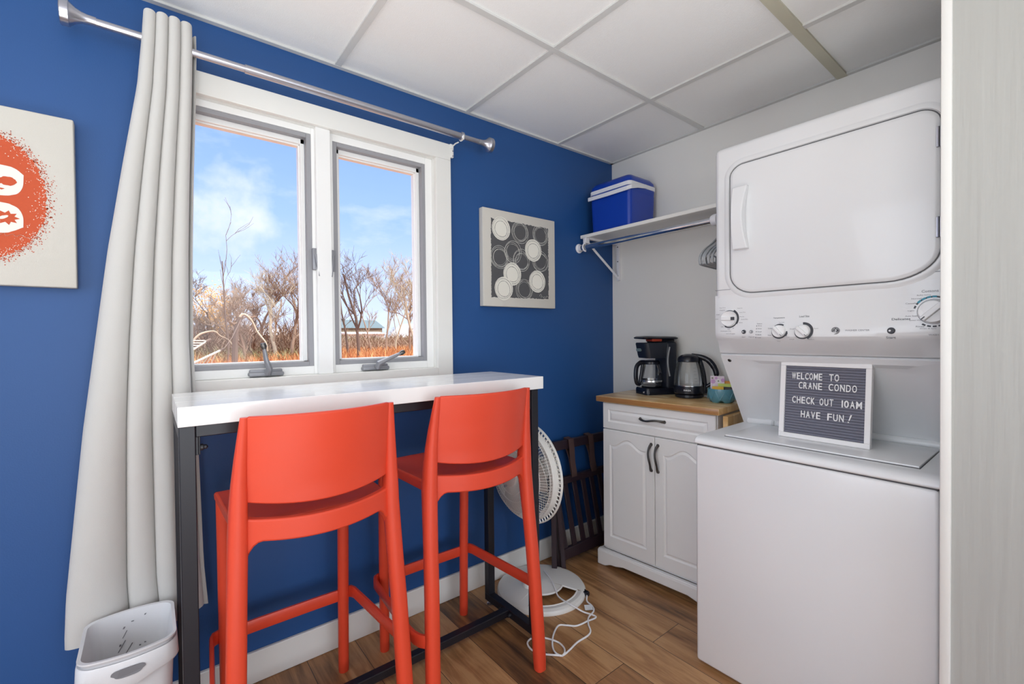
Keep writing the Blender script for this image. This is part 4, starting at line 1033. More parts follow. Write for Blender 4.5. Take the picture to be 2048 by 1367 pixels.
dr2 = panel_front(mid+.0015, bx1-.002, .100, .733, .040, border=(.044, .042, .064, .040)).build('door', M['cab'], cab, ang=25)
def pull(parent, p0, p1, out=.026):
    a, b = Vector(p0), Vector(p1); d = (b-a); mb = MB(); o = Vector((0, -1, 0))
    side = d.normalized().cross(o)
    pts = []; rad = []
    for k in range(17):
        t = k/16; s_ = math.sin(PI*t)
        wob = .0045*math.sin(2*PI*t)
        pts.append(a+d*t+o*(out*(s_**.6))+side*wob); rad.append(.0036+.0018*math.sin(PI*t)+.0035*abs(math.cos(PI*t))**10)
    mb.tube(pts, rad, 10)
    for p in (a, b): mb.lathe([(.009, 0), (.009, .002), (.006, .006), (.0045, .008)], (0, 0, 0), 'z', 14); 
    mb2 = MB()
    for p in (a, b):
        t = bmesh.new(); bmesh.ops.create_cone(t, cap_ends=True, segments=14, radius1=.0085, radius2=.005, depth=.008)
        M4 = Matrix.Translation(p+Vector((0, -.004, 0))) @ Matrix.Rotation(R(90), 4, 'X'); mb2.merge(t, M4)
    mb2.tube(pts, rad, 10); mb.b.free()
    return mb2.build('handle', M['pewter'], parent)
pull(dr, (.255, .022, .8135), (.385, .022, .8135), .022)
pull(dl, (.314, .022, .695), (.314, .022, .567)); pull(dr2, (.350, .022, .695), (.350, .022, .567))
mb = MB(); mb.box((cw+.004, .030, .56), (cw+.026, .345, CABZ-.034), .002, 1)
lf = mb.build('drop_leaf', M['butcher'], cab); lf['label'] = 'butcher block leaf folded down at the side'

# ================================================================== ON THE CABINET
def on_cab(x, y): 
    return Vector((-.428, -.228, CABZ))+Vector((math.sin(TH), -math.cos(TH), 0))*x+Vector((math.cos(TH), math.sin(TH), 0))*y
# ---- drip coffee maker
cm = thing('coffee_maker', 'black drip coffee maker with glass jug and open-topped lid on the butcher block top', 'coffee maker', (-.119, -.391, CABZ), 0)
fr_ = Vector((-.90, .436, 0)).normalized(); sd = Vector((-.436, -.90, 0)).normalized()
cm.scale = (1, 1, 1.05); cm.rotation_euler = (0, 0, math.atan2(sd.y, sd.x))      # local +x to the visible side, local +y ... front
# local frame: x to the visible side, -y? front is rotated so that front = local (0,1)*flip
ly = Vector((-math.sin(cm.rotation_euler.z), math.cos(cm.rotation_euler.z), 0)); FS = 1 if ly.dot(fr_) > 0 else -1
def cmp_(P): return [(x, y*FS, z) for x, y, z in P]
BK, PL = M['black_plastic'], M['black_matte']
def cmbox(mb, x0, x1, y0, y1, z0, z1, bev=.004):
    ya, yb = sorted((y0*FS, y1*FS)); mb.box((x0, ya, z0), (x1, yb, z1), bev, 3)
mb = MB(); loft(mb, [[(x*(1-.0), (y+.0)*FS, z) for x, y, _ in rr(.066, .094, .022, 0)] for z in (0, .004, .026)]+[[(x*.95, y*.96*FS, .034) for x, y, _ in rr(.066, .094, .022, 0)]], True, True); mb.build('base', BK, cm)
mb = MB(); cmbox(mb, -.064, .064, -.094, -.028, .03, .272, .014); mb.build('tank', PL, cm)
mb = MB(); loft(mb, [[(x, (y+.022)*FS, .188) for x, y, _ in rr(.056, .060, .024, 0)], [(x, (y+.022)*FS, .20) for x, y, _ in rr(.059, .064, .024, 0)], [(x, (y+.024)*FS, .262) for x, y, _ in rr(.064, .072, .022, 0)], [(x, (y+.024)*FS, .268) for x, y, _ in rr(.061, .069, .02, 0)]], True, True); bsk = mb.build('filter_basket', PL, cm)
P = []
for k in range(16):
    a = 2*PI*k/16; P.append((-.018+.026*math.copysign(abs(math.cos(a))**.5, math.cos(a)), .230+.008*math.copysign(abs(math.sin(a))**.6, math.sin(a))))
mb = MB(); vs = [mb.v((x, .0945*FS, z)) for x, z in P]; vs2 = [mb.v((x, .080*FS, z)) for x, z in P]; mb.f(vs)
for k in range(16): mb.f([vs[k], vs[(k+1) % 16], vs2[(k+1) % 16], vs2[k]])
mb.build('logo_plate', M['window_strip'], bsk)
mb = MB(); loft(mb, [[(x, y*FS, z) for x, y, _ in rr(a, b, .028, 0)] for a, b, z in ((.060, .098, .283), (.067, .106, .286), (.068, .107, .292), (.060, .098, .298), (.03, .05, .301))], True, True)
for v in mb.b.verts: v.co.z += .010*(v.co.y*FS/.1)*.35 if v.co.y*FS > 0 else 0
ld = mb.build('lid', BK, cm)
mb = MB(); cmbox(mb, -.045, .045, -.09, .03, .266, .285, .006); mb.build('lid_hinge', BK, cm)
mb = MB(); cmbox(mb, -.005, .0675, .000, .058, .274, .2872, .004); mb.build('latch', M['red_plastic'], ld)
mb = MB(); g_ = [(.0648, (-.046+.012*math.sin(PI*k/14))*FS, .245-.150*k/14) for k in range(15)]; mb.tube(g_, .0042, 8); gg = mb.build('water_gauge', M['hanger'], cm)
mb = MB(); mb.lathe([(.050, .0355), (.052, .038), (.048, .040)], (0, .030*FS, 0), 'z', 32); mb.build('warming_plate', BK, cm)
jug = mb = MB(); mb.lathe([(.050, .041), (.063, .047), (.066, .064), (.063, .090), (.052, .135), (.044, .155), (.044, .163)], (0, .030*FS, 0), 'z', 36, cap=False); mb.lathe([(0, .0405), (.050, .041)], (0, .030*FS, 0), 'z', 36, cap=False)
jg = mb.build('jug', M['jug_glass'], cm)
mb = MB(); mb.lathe([(.0640, .064), (.0668, .066), (.0665, .074), (.0640, .076)], (0, .030*FS, 0), 'z', 36, cap=False); mb.build('steel_band', M['steel'], jg)
mb = MB(); mb.lathe([(.045, .155), (.047, .157), (.047, .168), (.040, .175), (0, .177)], (0, .030*FS, 0), 'z', 32); mb.build('jug_lid', BK, jg)
mb = MB(); hy = .030
H_ = [(.000, hy+.040, .165), (.004, hy+.068, .163), (.008, hy+.090, .142), (.010, hy+.096, .095), (.008, hy+.088, .060), (.004, hy+.068, .055)]
mb.tube(smooth(cmp_(H_), 5), .0095, 10, flat=1.3); mb.tube(smooth(cmp_([(.0, hy+.050, .160), (.0, hy+.060, .10), (.0, hy+.068, .056)]), 5), .008, 8); mb.build('jug_handle', BK, jg)
mb = MB(); add_text(mb, 'e', .030, .036, .010, .016, lambda a, b, w: (a, .0946*FS, b)); add_text(mb, 'nf', .036, .048, .010, .020, lambda a, b, w: (a, .0946*FS, b)); mb.build('logo', M['white_print'], cm, smooth=False)
# ---- glass kettle
ket = thing('electric_kettle', 'black-based glass electric kettle between the coffee maker and the teal bowl', 'kettle', (-.118, -.588, CABZ), 0)
KD = Vector((.38, -.92, 0)).normalized(); ket.rotation_euler = (0, 0, math.atan2(KD.y, KD.x))   # local +x towards the handle
mb = MB(); mb.lathe([(0, 0), (.066, 0), (.069, .004), (.069, .016), (.062, .019), (0, .019)], (0, 0, 0), 'z', 40); mb.build('power_base', BK, ket)
mb = MB(); mb.lathe([(0, .020), (.070, .020), (.0755, .024), (.0765, .040), (.0760, .060), (0, .060)], (0, 0, 0), 'z', 44); kb_ = mb.build('kettle_base', BK, ket)
mb = MB(); mb.lathe([(.0755, .060), (.0762, .070), (.074, .100), (.068, .140), (.060, .172), (.0545, .186), (.0535, .190)], (0, 0, 0), 'z', 44, cap=False); kg = mb.build('glass_body', M['jug_glass'], ket, ang=80)
mb = MB(); mb.lathe([(0, .0605), (.0735, .0605), (.0735, .064), (0, .066)], (0, 0, 0), 'z', 40); mb.build('heating_plate', M['steel'], ket)
mb = MB(); mb.lathe([(.0545, .183), (.0565, .186), (.0560, .196), (.051, .208), (.036, .218), (.018, .223), (0, .224)], (0, 0, 0), 'z', 40); kl = mb.build('lid', BK, ket)
mb = MB(); mb.prism([(-.052, -.016), (-.076, 0), (-.052, .016)], 'z', .176, .187); mb.build('spout', M['jug_glass'], ket)
mb = MB(); mb.tube(smooth([(.012, 0, .214), (.056, 0, .208), (.094, 0, .190), (.121, 0, .153), (.130, 0, .116), (.117, 0, .084), (.082, 0, .056)], 6), [.010]*6+[.0105]*6+[.0115]*6+[.0105]*6+[.0085]*6+[.007]*7, 12, flat=1.25); kh = mb.build('handle', BK, ket)
mb = MB(); mb.tube(smooth([(.048, 0, .200), (.061, 0, .160), (.071, 0, .110), (.0755, 0, .050), (.074, 0, .024)], 6), .0095, 10, flat=1.2); mb.build('handle_spine', BK, ket)
def ket_s(a, z, w):      # point on the base band; a is arc length from the camera-facing side
    ang_ = R(-180)-ket.rotation_euler.z+R(32)+a/.0765
    return (.0769*math.cos(ang_), .0769*math.sin(ang_), z)
mb = MB(); add_text(mb, 'INKEA', -.028, .006, .038, .046, ket_s); mb.build('logo', M['white_print'], kb_, smooth=False)
mb = MB()
for k in range(5):
    z = .085+.017*k; rr_ = .0757-.00012*(k*9)-.0018*k*k*.35
    def gs(a, zz, w): ang_ = R(-180)-ket.rotation_euler.z+R(32)+a/.07; return ((rr_+.0006)*math.cos(ang_), (rr_+.0006)*math.sin(ang_), zz)
    add_text(mb, '-', .022, .034, z, z+.0015, gs)
mb.build('level_marks', M['legend'], kg, smooth=False)
mb = MB(); mb.tube(smooth([(.070, .008, .008), (.095, .012, .006), (.120, .03, .005), (.135, .07, .005), (.12, .09, .005)], 6), .0035, 8); mb.build('flex', M['legend'], ket)
# ---- teal bowl of tea bags
bw_ = thing('tea_bowl', 'small teal footed bowl holding tea packets on the butcher block top', 'bowl', (-.165, -.783, CABZ), 0)
mb = MB(); n = 48
def bowl_loop(r, z, sc=0.):
    return [(r*(1+.0*math.cos(4*a))*math.cos(a), r*math.sin(a), z+sc*max(0, math.cos(5*a+1.0))) for a in [2*PI*k/n for k in range(n)]]
loft(mb, [bowl_loop(.048, 0, .010), bowl_loop(.055, .008, .007), bowl_loop(.0605, .030), bowl_loop(.0625, .060), bowl_loop(.0615, .0655), bowl_loop(.0585, .0645), bowl_loop(.056, .030), bowl_loop(.046, .014)], True, True); mb.build('vessel', M['teal'], bw_)
mb = MB()
for k in range(9):
    a0 = 2*PI*k/9
    for s in (1, -1): mb.tube([(.0612*math.cos(a0+s*t*.36), .0612*math.sin(a0+s*t*.36), .016+.042*t) for t in [i/5 for i in range(6)]], .0022, 6)
mb.build('leaf_relief', M['teal'], bw_)
BB = Vector((-.165, -.783, CABZ)); vd = Vector((.89, .45, 0)).normalized(); sv = Vector((.45, -.89, 0)).normalized()
def packet(name, label, cat, m, c, w, h, t, yaw_, tilt, zb):
    mb = MB()
    loft(mb, [[(x, -t/2*(1-abs(2*x/w)**4)*0-t/2, z) for x, z in ((-w/2, 0), (w/2, 0), (w/2, h), (-w/2, h))], [(x, t/2, z) for x, z in ((-w/2, 0), (w/2, 0), (w/2, h), (-w/2, h))]], True, True)
    ob = mb.build(name, m, None, bev=min(.0015, t*.4)); ob.location = (c.x, c.y, zb); ob.rotation_euler = (tilt, 0, math.atan2(sv.y, sv.x)+yaw_)
    return tag(ob, label, cat, 'tea packets in the teal bowl')
fc = packet('tea_box', 'pale floral-printed tea card standing tallest in the teal bowl', 'tea box', M['pink_card'], BB-sv*.018+vd*.012, .062, .088, .010, R(4), R(-5), CABZ+.034)
def flower(x, z, r, m, yy):
    q = MB()
    for k in range(8):
        a = 2*PI*k/8; q.f([q.v((x, yy, z)), q.v((x+r*math.cos(a-.3)*.8, yy, z+r*math.sin(a-.3)*.8)), q.v((x+r*math.cos(a), yy, z+r*math.sin(a))), q.v((x+r*math.cos(a+.3)*.8, yy, z+r*math.sin(a+.3)*.8))])
    return q.build('printed_flower', m, fc, smooth=False)
flower(-.020, .062, .012, M['petal'], -.0053); flower(.004, .064, .0125, M['petal_white'], -.0054); flower(.024, .068, .010, M['petal'], -.0053); flower(-.006, .078, .007, M['petal'], -.0053); flower(-.022, .078, .005, M['leaf_print'], -.0053); flower(.004, .064, .004, M['leaf_print'], -.0056); flower(-.016, .044, .006, M['petal_white'], -.0053)
packet('tea_packet', 'yellow tea packet lying at the front of the teal bowl', 'tea packet', M['yellow_pkt'], BB-sv*.016-vd*.030, .050, .026, .006, R(0), R(-28), CABZ+.052)
packet('tea_packet', 'lime green tea packet leaning behind the yellow one in the bowl', 'tea packet', M['lime_pkt'], BB+sv*.014-vd*.004, .058, .036, .005, R(6), R(-24), CABZ+.054)
packet('tea_packet', 'orange tea packet sticking up behind the lime green packet', 'tea packet', M['orange_pkt'], BB+sv*.016+vd*.016, .046, .048, .005, R(-6), R(-18), CABZ+.052)
packet('tea_packet', 'black tea packet tucked at the right front of the teal bowl', 'tea packet', M['black_plastic'], BB+sv*.026-vd*.022, .040, .030, .006, R(-14), R(-25), CABZ+.046)

# ================================================================== SHELF, ROD, HANGERS, COOLER
SH = (-.15, -.46, 1.813)
shf = thing('wall_shelf', 'narrow white shelf on brackets high on the grey wall', 'shelf', SH)
mb = MB(SH); mb.box((-.302, -.935, 1.803), (-.001, -.006, 1.822), .002, 1); mb.build('board', M['trim'], shf)
for y in (-.052, -.868):
    mb = MB(SH); mb.box((-.014, y-.011, 1.572), (-.001, y+.011, 1.803), .001, 1); mb.box((-.290, y-.010, 1.792), (-.001, y+.010, 1.803), .001, 1); mb.box((-.318, y-.010, 1.768), (-.282, y+.010, 1.800), .002, 1)
    mb.tube([(-.292, y, 1.782), (-.22, y, 1.73), (-.012, y, 1.590)], .0085, 4)
    mb.tube([(-.31+.021*math.cos(a), y, 1.745+.021*math.sin(a)) for a in [R(80+200*k/12) for k in range(13)]], .005, 6)
    bk_ = mb.build('shelf_bracket', M['white_plastic'], shf)
    for z in (1.60, 1.69, 1.78):
        q = MB(SH); q.lathe([(.004, -.0145), (.003, -.0165), (0, -.017)], (0, y, z), 'x', 10); q.build('screw', M['pewter'], bk_)
hr = thing('closet_rod', 'chrome hanging rod running under the white shelf', 'closet rod', (-.31, -.46, 1.745))
HO = (-.31, -.46, 1.745)
mb = MB(HO); mb.tube([(-.31, -.010, 1.745), (-.31, -.93, 1.745)], .0155, 20); mb.build('tube', M['chrome'], hr)
mb = MB(HO); mb.lathe([(0, -.001), (.027, -.001), (.027, -.006), (.019, -.009), (.019, -.026), (0, -.026)], (-.31, 0, 1.745), 'y', 24); mb.build('end_socket', M['white_plastic'], hr)
mb = MB(HO); mb.lathe([(.0165, -.845), (.025, -.842), (.026, -.826), (.022, -.815), (.0165, -.812)], (-.31, 0, 1.745), 'y', 24); mb.build('end_socket', M['white_plastic'], hr)
def make_hanger(label, y, yawd, dz):
    mb = MB(); w = .212
    P = [(-w, 0, -.218), (-w-.004, 0, -.205), (-w+.006, 0, -.186), (-w+.045, 0, -.158), (-.105, 0, -.128), (-.03, 0, -.088), (0, 0, -.080), (.03, 0, -.088), (.105, 0, -.128), (w-.045, 0, -.158), (w-.006, 0, -.186), (w+.004, 0, -.205), (w, 0, -.218), (w-.02, 0, -.224), (0, 0, -.226), (-w+.02, 0, -.224)]
    mb.tube(smooth(P+[P[0]], 4)[:-1], .0052, 8, closed=True)
    mb.tube([(-w+.030, 0, -.222), (-w+.032, 0, -.200), (-w+.012, 0, -.197)], .004, 6); mb.tube([(w-.030, 0, -.222), (w-.032, 0, -.200), (w-.012, 0, -.197)], .004, 6)
    mb.tube([(0, 0, -.082), (0, 0, -.045)]+[(.022*math.sin(a)-.0, 0, -.0225+.0225+.0205*-math.cos(a)-.002) for a in [R(20+250*k/14) for k in range(15)]], .0035, 8)
    o = mb.build('clothes_hanger', M['hanger'], None); o.location = (-.31, y, 1.745); o.rotation_euler = (0, 0, R(yawd))
    return tag(o, label, 'hanger', 'grey clothes hangers on the closet rod')
hl = 'grey plastic clothes hanger in the bunch on the closet rod beside the dryer'
make_hanger('grey plastic clothes hanger at the open left end of the bunch beside the dryer', -.856, 5, 0)
for k in range(6): make_hanger(hl, -.880-.0095*k, [2, 0, -1, 1, -2, 0][k], 0)
# ---- cooler on the shelf
CO = (-.15, -.20, 1.822)
cl_box = thing('cooler', 'blue plastic cooler box with white carry handle on the shelf in the corner', 'cooler', CO)
mb = MB(CO); cxm, cym = -.152, -.197
loft(mb, [[(cxm+x*.965, cym+y*.97, 1.8225) for x, y, _ in rr(.115, .140, .022, 0)], [(cxm+x, cym+y, 2.012) for x, y, _ in rr(.118, .142, .022, 0)]], True, True)
mb.build('body', M['cooler'], cl_box)
mb = MB(CO); loft(mb, [[(cxm+x, cym+y, z) for x, y, _ in rr(a, b, .024, 0)] for a, b, z in ((.119, .143, 2.035), (.119, .143, 2.058), (.117, .141, 2.085), (.104, .128, 2.104), (.06, .09, 2.112))], True, True); mb.build('lid', M['cooler'], cl_box, ang=50)
mb = MB(CO); loft(mb, [[(cxm+x, cym+y, z) for x, y, _ in rr(a, b, .024, 0)] for a, b, z in ((.116, .140, 2.008), (.117, .141, 2.012), (.119, .143, 2.036))], True, True); mb.build('lid_skirt', M['cooler'], cl_box, ang=50)
mb = MB(CO)
loft(mb, [[(cxm+x, cym+y, z) for x, y, _ in rr(a, b, .025, 0)] for a, b, z in ((.119, .143, 2.044), (.1225, .1465, 2.045), (.1225, .1465, 2.066), (.119, .143, 2.067))], False, False); mb.build('rim_band', M['white_plastic'], cl_box, ang=50)
mb = MB(CO)
yl, yr_ = cym+.152, cym-.152
Pp = [(cxm+.01, yl, 2.052), (cxm-.06, yl, 2.043), (cxm-.118, yl-.002, 2.029), (cxm-.135, yl-.014, 2.022), (cxm-.137, cym, 2.020), (cxm-.135, yr_+.014, 2.022), (cxm-.118, yr_+.002, 2.029), (cxm-.06, yr_, 2.043), (cxm+.01, yr_, 2.052)]
G = []
for i, p in enumerate(Pp):
    d = Vector(Pp[min(i+1, len(Pp)-1)])-Vector(Pp[max(i-1, 0)]); d.z = 0; d.normalize(); nn = Vector((-d.y, d.x, 0)); p = Vector(p)
    G.append([mb.v(p+nn*.004+Vector((0, 0, .011))), mb.v(p-nn*.004+Vector((0, 0, .011))), mb.v(p-nn*.004-Vector((0, 0, .011))), mb.v(p+nn*.004-Vector((0, 0, .011)))])
for A, B in zip(G, G[1:]):
    for k in range(4): mb.f([A[k], A[(k+1) % 4], B[(k+1) % 4], B[k]])
mb.f(G[0]); mb.f(G[-1]); mb.build('handle', M['white_plastic'], cl_box, bev=.002)

# ================================================================== PICTURES ON THE BLUE WALL
p1 = thing('canvas_print', 'cream canvas with an orange fruit print left of the curtain', 'picture', (-2.70, -.02, 1.385))
PO = (-2.70, -.02, 1.385)
mb = MB(PO); mb.box((-2.945, -.034, 1.386), (-2.462, -.001, 1.872), .004, 3); mb.build('canvas', M['canvas'], p1)
random.seed(11)
def blob(mb, cx, cz, rx, rz, y, n=220, jit=.0, sq=2.0, rot_=0):
    vs = []
    for k in range(n):
        a = 2*PI*k/n; c, s = math.cos(a), math.sin(a)
        j = 1+random.uniform(-jit, jit*.6)
        x = rx*math.copysign(abs(c)**(2/sq), c)*j; z = rz*math.copysign(abs(s)**(2/sq), s)*j
        vs.append(mb.v((cx+x*math.cos(rot_)-z*math.sin(rot_), y, cz+x*math.sin(rot_)+z*math.cos(rot_))))
    c0 = mb.v((cx, y, cz))
    for k in range(n): mb.f([c0, vs[k], vs[(k+1) % n]])
def disc(mb, x, z, r, y, n=6):
    mb.f([mb.v((x+r*math.cos(2*PI*k/n), y, z+r*math.sin(2*PI*k/n))) for k in range(n)])
mb = MB(PO); blob(mb, -2.702, 1.628, .182, .186, -.0346, 420, .022, 2.25)
for k in range(1500):
    a = random.uniform(0, 2*PI); e_ = abs(random.gauss(0, .009)); c, s = math.cos(a), math.sin(a)
    x = (.182+e_)*math.copysign(abs(c)**(2/2.25), c); z = (.186+e_)*math.copysign(abs(s)**(2/2.25), s)
    disc(mb, -2.702+x, 1.628+z, random.uniform(.0006, .0017), -.0346, 5)
mb.build('orange_print', M['ink_orange'], p1, smooth=False)
mb = MB(PO)
def outline(pts):
    P = smooth([(x, 0, z) for x, z in pts], 5); mb.f([mb.v((q.x, -.0352, q.z)) for q in P])
outline([(-2.564, 1.691), (-2.581, 1.706), (-2.608, 1.711), (-2.72, 1.716), (-2.82, 1.700), (-2.842, 1.668), (-2.82, 1.638), (-2.72, 1.622), (-2.61, 1.628), (-2.586, 1.633), (-2.574, 1.641), (-2.566, 1.660), (-2.564, 1.690)])
outline([(-2.567, 1.547), (-2.567, 1.575), (-2.574, 1.595), (-2.587, 1.605), (-2.61, 1.610), (-2.72, 1.614), (-2.82, 1.600), (-2.842, 1.568), (-2.82, 1.540), (-2.72, 1.522), (-2.612, 1.527), (-2.588, 1.534), (-2.569, 1.546)])
for k in range(700):
    a = random.uniform(0, 2*PI); e_ = abs(random.gauss(0, .012)); c, s = math.cos(a), math.sin(a)
    x = (.180-e_)*math.copysign(abs(c)**(2/2.25), c); z = (.184-e_)*math.copysign(abs(s)**(2/2.25), s)
    disc(mb, -2.702+x, 1.628+z, random.uniform(.0005, .0013), -.0350, 5)
P = smooth([(-2.64, 0, 1.522), (-2.628, 0, 1.530), (-2.62, 0, 1.518), (-2.612, 0, 1.521), (-2.604, 0, 1.528), (-2.600, 0, 1.520), (-2.592, 0, 1.524), (-2.586, 0, 1.526), (-2.582, 0, 1.521), (-2.572, 0, 1.526), (-2.562, 0, 1.520), (-2.552, 0, 1.523), (-2.545, 0, 1.532)], 4)
mb.tube([Vector((p.x, -.0352, p.z)) for p in P], .0011, 4, flat=.25)
mb.build('cream_print', M['cream_ink'], p1, smooth=False)
mb = MB(PO)
blob(mb, -2.594, 1.669, .017, .0125, -.0357, 24, .08); mb.build('seed_print', M['ink_orange'], p1, smooth=False); mb = MB(PO); mb.f([mb.v((x, -.0360, z)) for x, z in ((-2.622, 1.665), (-2.606, 1.676), (-2.606, 1.661), (-2.618, 1.655))]); mb.f([mb.v((x, -.0357, z)) for x, z in ((-2.622, 1.650), (-2.600, 1.648), (-2.606, 1.644))])
mb.build('seed_print', M['ink_orange'], p1, smooth=False); mb = MB(PO); st_ = []
for k in range(18):
    a = 2*PI*k/18; r = .020 if k % 2 == 0 else .0125; st_.append((-2.598+r*1.25*math.cos(a), 1.570+r*math.sin(a)))
mb.f([mb.v((x, -.0357, z)) for x, z in st_]); mb.build('seed_print', M['ink_orange'], p1, smooth=False)
mb = MB(PO); blob(mb, -2.604, 1.570, .011, .004, -.0361, 20, .1, rot_=.5); mb.build('seed_print', M['cream_ink'], p1, smooth=False)
p2 = thing('canvas_print', 'square white canvas with grey panel of rings right of the window', 'picture', (-.78, -.02, 1.382))
QO = (-.78, -.02, 1.382)
mb = MB(QO); mb.box((-1.022, -.034, 1.383), (-.537, -.001, 1.866), .003, 3); mb.build('canvas', M['canvas'], p2)
mb = MB(QO); random.seed(4)
ed = []
def rag(x, z): ed.append((x+random.uniform(-.0022, .0022), z+random.uniform(-.0022, .0022)))
n_ = 60
for k in range(n_): rag(-.975+.387*k/n_, 1.428+.006*k/n_)
for k in range(n_): rag(-.588, 1.434+.384*k/n_)
for k in range(n_): rag(-.588-.385*k/n_, 1.818)
for k in range(n_): rag(-.973-.002*k/n_, 1.818-.390*k/n_)
mb.f([mb.v((x, -.0345, z)) for x, z in ed]); mb.build('grey_panel', M['ink_grey'], p2, smooth=False)
def ring(mb, cx, cz, r, w, y, n=48, ecc=1.):
    ph = random.uniform(0, 6); vs = []
    for k in range(n):
        a = 2*PI*k/n; rr2 = r*(1+.025*math.sin(2*a+ph)+.015*math.sin(3*a+ph)); ww = w*(.55+.6*random.random())
        vs.append((mb.v((cx+rr2*math.cos(a), y, cz+rr2*math.sin(a))), mb.v((cx+(rr2-ww)*math.cos(a), y, cz+(rr2-ww)*math.sin(a)))))
    for k in range(n):
        (a, b), (c, d) = vs[k], vs[(k+1) % n]; mb.f([a, c, d, b])
discs = [(-.911, 1.774, 1), (-.787, 1.773, 0), (-.645, 1.775, 0), (-.922, 1.630, 0), (-.838, 1.664, 0), (-.780, 1.625, 0), (-.698, 1.687, 1), (-.648, 1.632, 0), (-.842, 1.551, 1), (-.898, 1.474, 1), (-.763, 1.477, 0), (-.672, 1.524, 1)]
di = 0
for (x, z, full) in discs:
    mb = MB(QO); y = -.0350-.00012*di; di += 1
    if full:
        blob(mb, x, z, .058, .059, y-.0003, 60, .012)
        o_ = mb.build('cream_disc', M['cream_ink'], p2, smooth=False)
        q = MB(QO); ring(q, x-.002, z, .053, .0016, y-.00036); ring(q, x, z-.002, .040, .0022, y-.00036); ring(q, x+.001, z+.001, .048, .0009, y-.00036); q.build('ring_line', M['ink_grey'], o_, smooth=False)
    else:
        for r, w in ((.057, .0022), (.050, .0018), (.044, .0020), (.040, .0012)): ring(mb, x+random.uniform(-.003, .003), z+random.uniform(-.003, .003), r, w, y)
        mb.build('ring', M['line_ink'], p2, smooth=False)
mb = MB(QO); P = smooth([(-.655, 0, 1.447), (-.648, 0, 1.458), (-.64, 0, 1.452), (-.645, 0, 1.440), (-.632, 0, 1.446), (-.625, 0, 1.438), (-.618, 0, 1.446), (-.608, 0, 1.440), (-.602, 0, 1.450), (-.596, 0, 1.444)], 4); mb.tube([Vector((p.x, -.0348, p.z)) for p in P], .0014, 4, flat=.3); mb.build('signature', M['line_ink'], p2, smooth=False)

# ================================================================== OUTSIDE
def gz(x, y):      # ground height: low beside the house, a level meadow beyond
    t = max(0, min(1, (y-2)/6)); return -.7+.9*(3*t*t-2*t*t*t)+.05*math.sin(x*.6)*math.cos(y*.45)*t
def at(s, y): return -2.297+s*(y+1.856)
mb = MB()
ys = [.3, 1, 2, 3, 4, 5, 6, 7, 8, 10, 12, 14, 17, 20, 24, 28, 34, 40, 50, 65, 85, 120]
G = [[mb.v((-14-y*1.3+(28+y*3.2)*i/30, y, gz(-14-y*1.3+(28+y*3.2)*i/30, y))) for i in range(31)] for y in ys]
for A, B in zip(G, G[1:]):
    for i in range(30): mb.f([A[i], A[i+1], B[i+1], B[i]])
meadow = struct(mb.build('ground', M['soil'])); meadow['label'] = 'rust brown meadow ground outside the window'
def grass(name, m, label, n, seed, y0, y1, h0, h1):
    random.seed(seed); mb = MB()
    for k in range(n):
        y = y0+(y1-y0)*random.random()**1.25; s = random.uniform(-.5, 1.0); x = at(s, y); z = gz(x, y)-.02
        h = random.uniform(h0, h1); w = .006+.0007*y; a = random.uniform(0, PI); lx, ly = random.gauss(0, .30)*h, random.gauss(0, .30)*h
        dx, dy = w*math.cos(a), w*math.sin(a)
        p = [mb.v((x-dx, y-dy, z)), mb.v((x+dx, y+dy, z)), mb.v((x+dx*.6+lx*.4, y+dy*.6+ly*.4, z+h*.6)), mb.v((x-dx*.6+lx*.4, y-dy*.6+ly*.4, z+h*.6)), mb.v((x+lx, y+ly, z+h))]
        mb.f([p[0], p[1], p[2], p[3]]); mb.f([p[3], p[2], p[4]])
    return tag(mb.build(name, m, smooth=False), label, 'grass', kind='stuff')
grass('meadow_grass', M['grass'], 'rust orange dry grass filling the meadow outside the window', 26000, 1, 6, 46, .28, .55)
grass('straw_stems', M['straw'], 'pale straw stems scattered through the rust meadow grass', 6500, 2, 6, 40, .25, .62)
def brush(name, m, label, n, seed, y0, y1, h0, h1, s0, s1, tilt=.35, seg=3):
    random.seed(seed); mb = MB()
    for k in range(n):
        y = random.uniform(y0, y1); s = random.uniform(s0, s1); x = at(s, y); z = gz(x, y)
        clump = .55+.45*noise.noise(Vector((x*.45, y*.3, seed)))
        h = random.uniform(h0, h1)*max(.25, clump*1.2); w = .010+.0004*y
        px, py, pz = x, y, z+random.uniform(0, .45)*h; dxx, dyy = random.gauss(0, tilt), random.gauss(0, tilt); prev = None
        for i in range(seg+1):
            ww = w*(1-.8*i/seg); q = (mb.v((px-ww, py, pz)), mb.v((px+ww, py, pz)))
            if prev: mb.f([prev[0], prev[1], q[1], q[0]])
            prev = q; px += dxx*h/seg; py += dyy*h/seg; pz += h/seg*.55; dxx += random.gauss(0, .25); dyy += random.gauss(0, .2)
    return tag(mb.build(name, m, smooth=False), label, 'brush', kind='stuff')
brush('brush_thicket', M['brush'], 'tangled brown bare brush behind the trees in the left pane', 9000, 7, 22, 34, 1.2, 3.7, -.42, .27)
brush('brush_thicket', M['brush'], 'low brown brush behind the trees in the right pane', 5600, 8, 28, 42, .9, 2.4, .30, .95)
brush('brush_thicket', M['brush_olive'], 'olive tangled brush low in front of the trees', 3200, 9, 17, 27, .4, 1.4, -.42, .24)
brush('brush_thicket', M['brush_olive'], 'olive strip of scrub before the far buildings', 4600, 10, 36, 52, 1.2, 2.4, .30, .95)
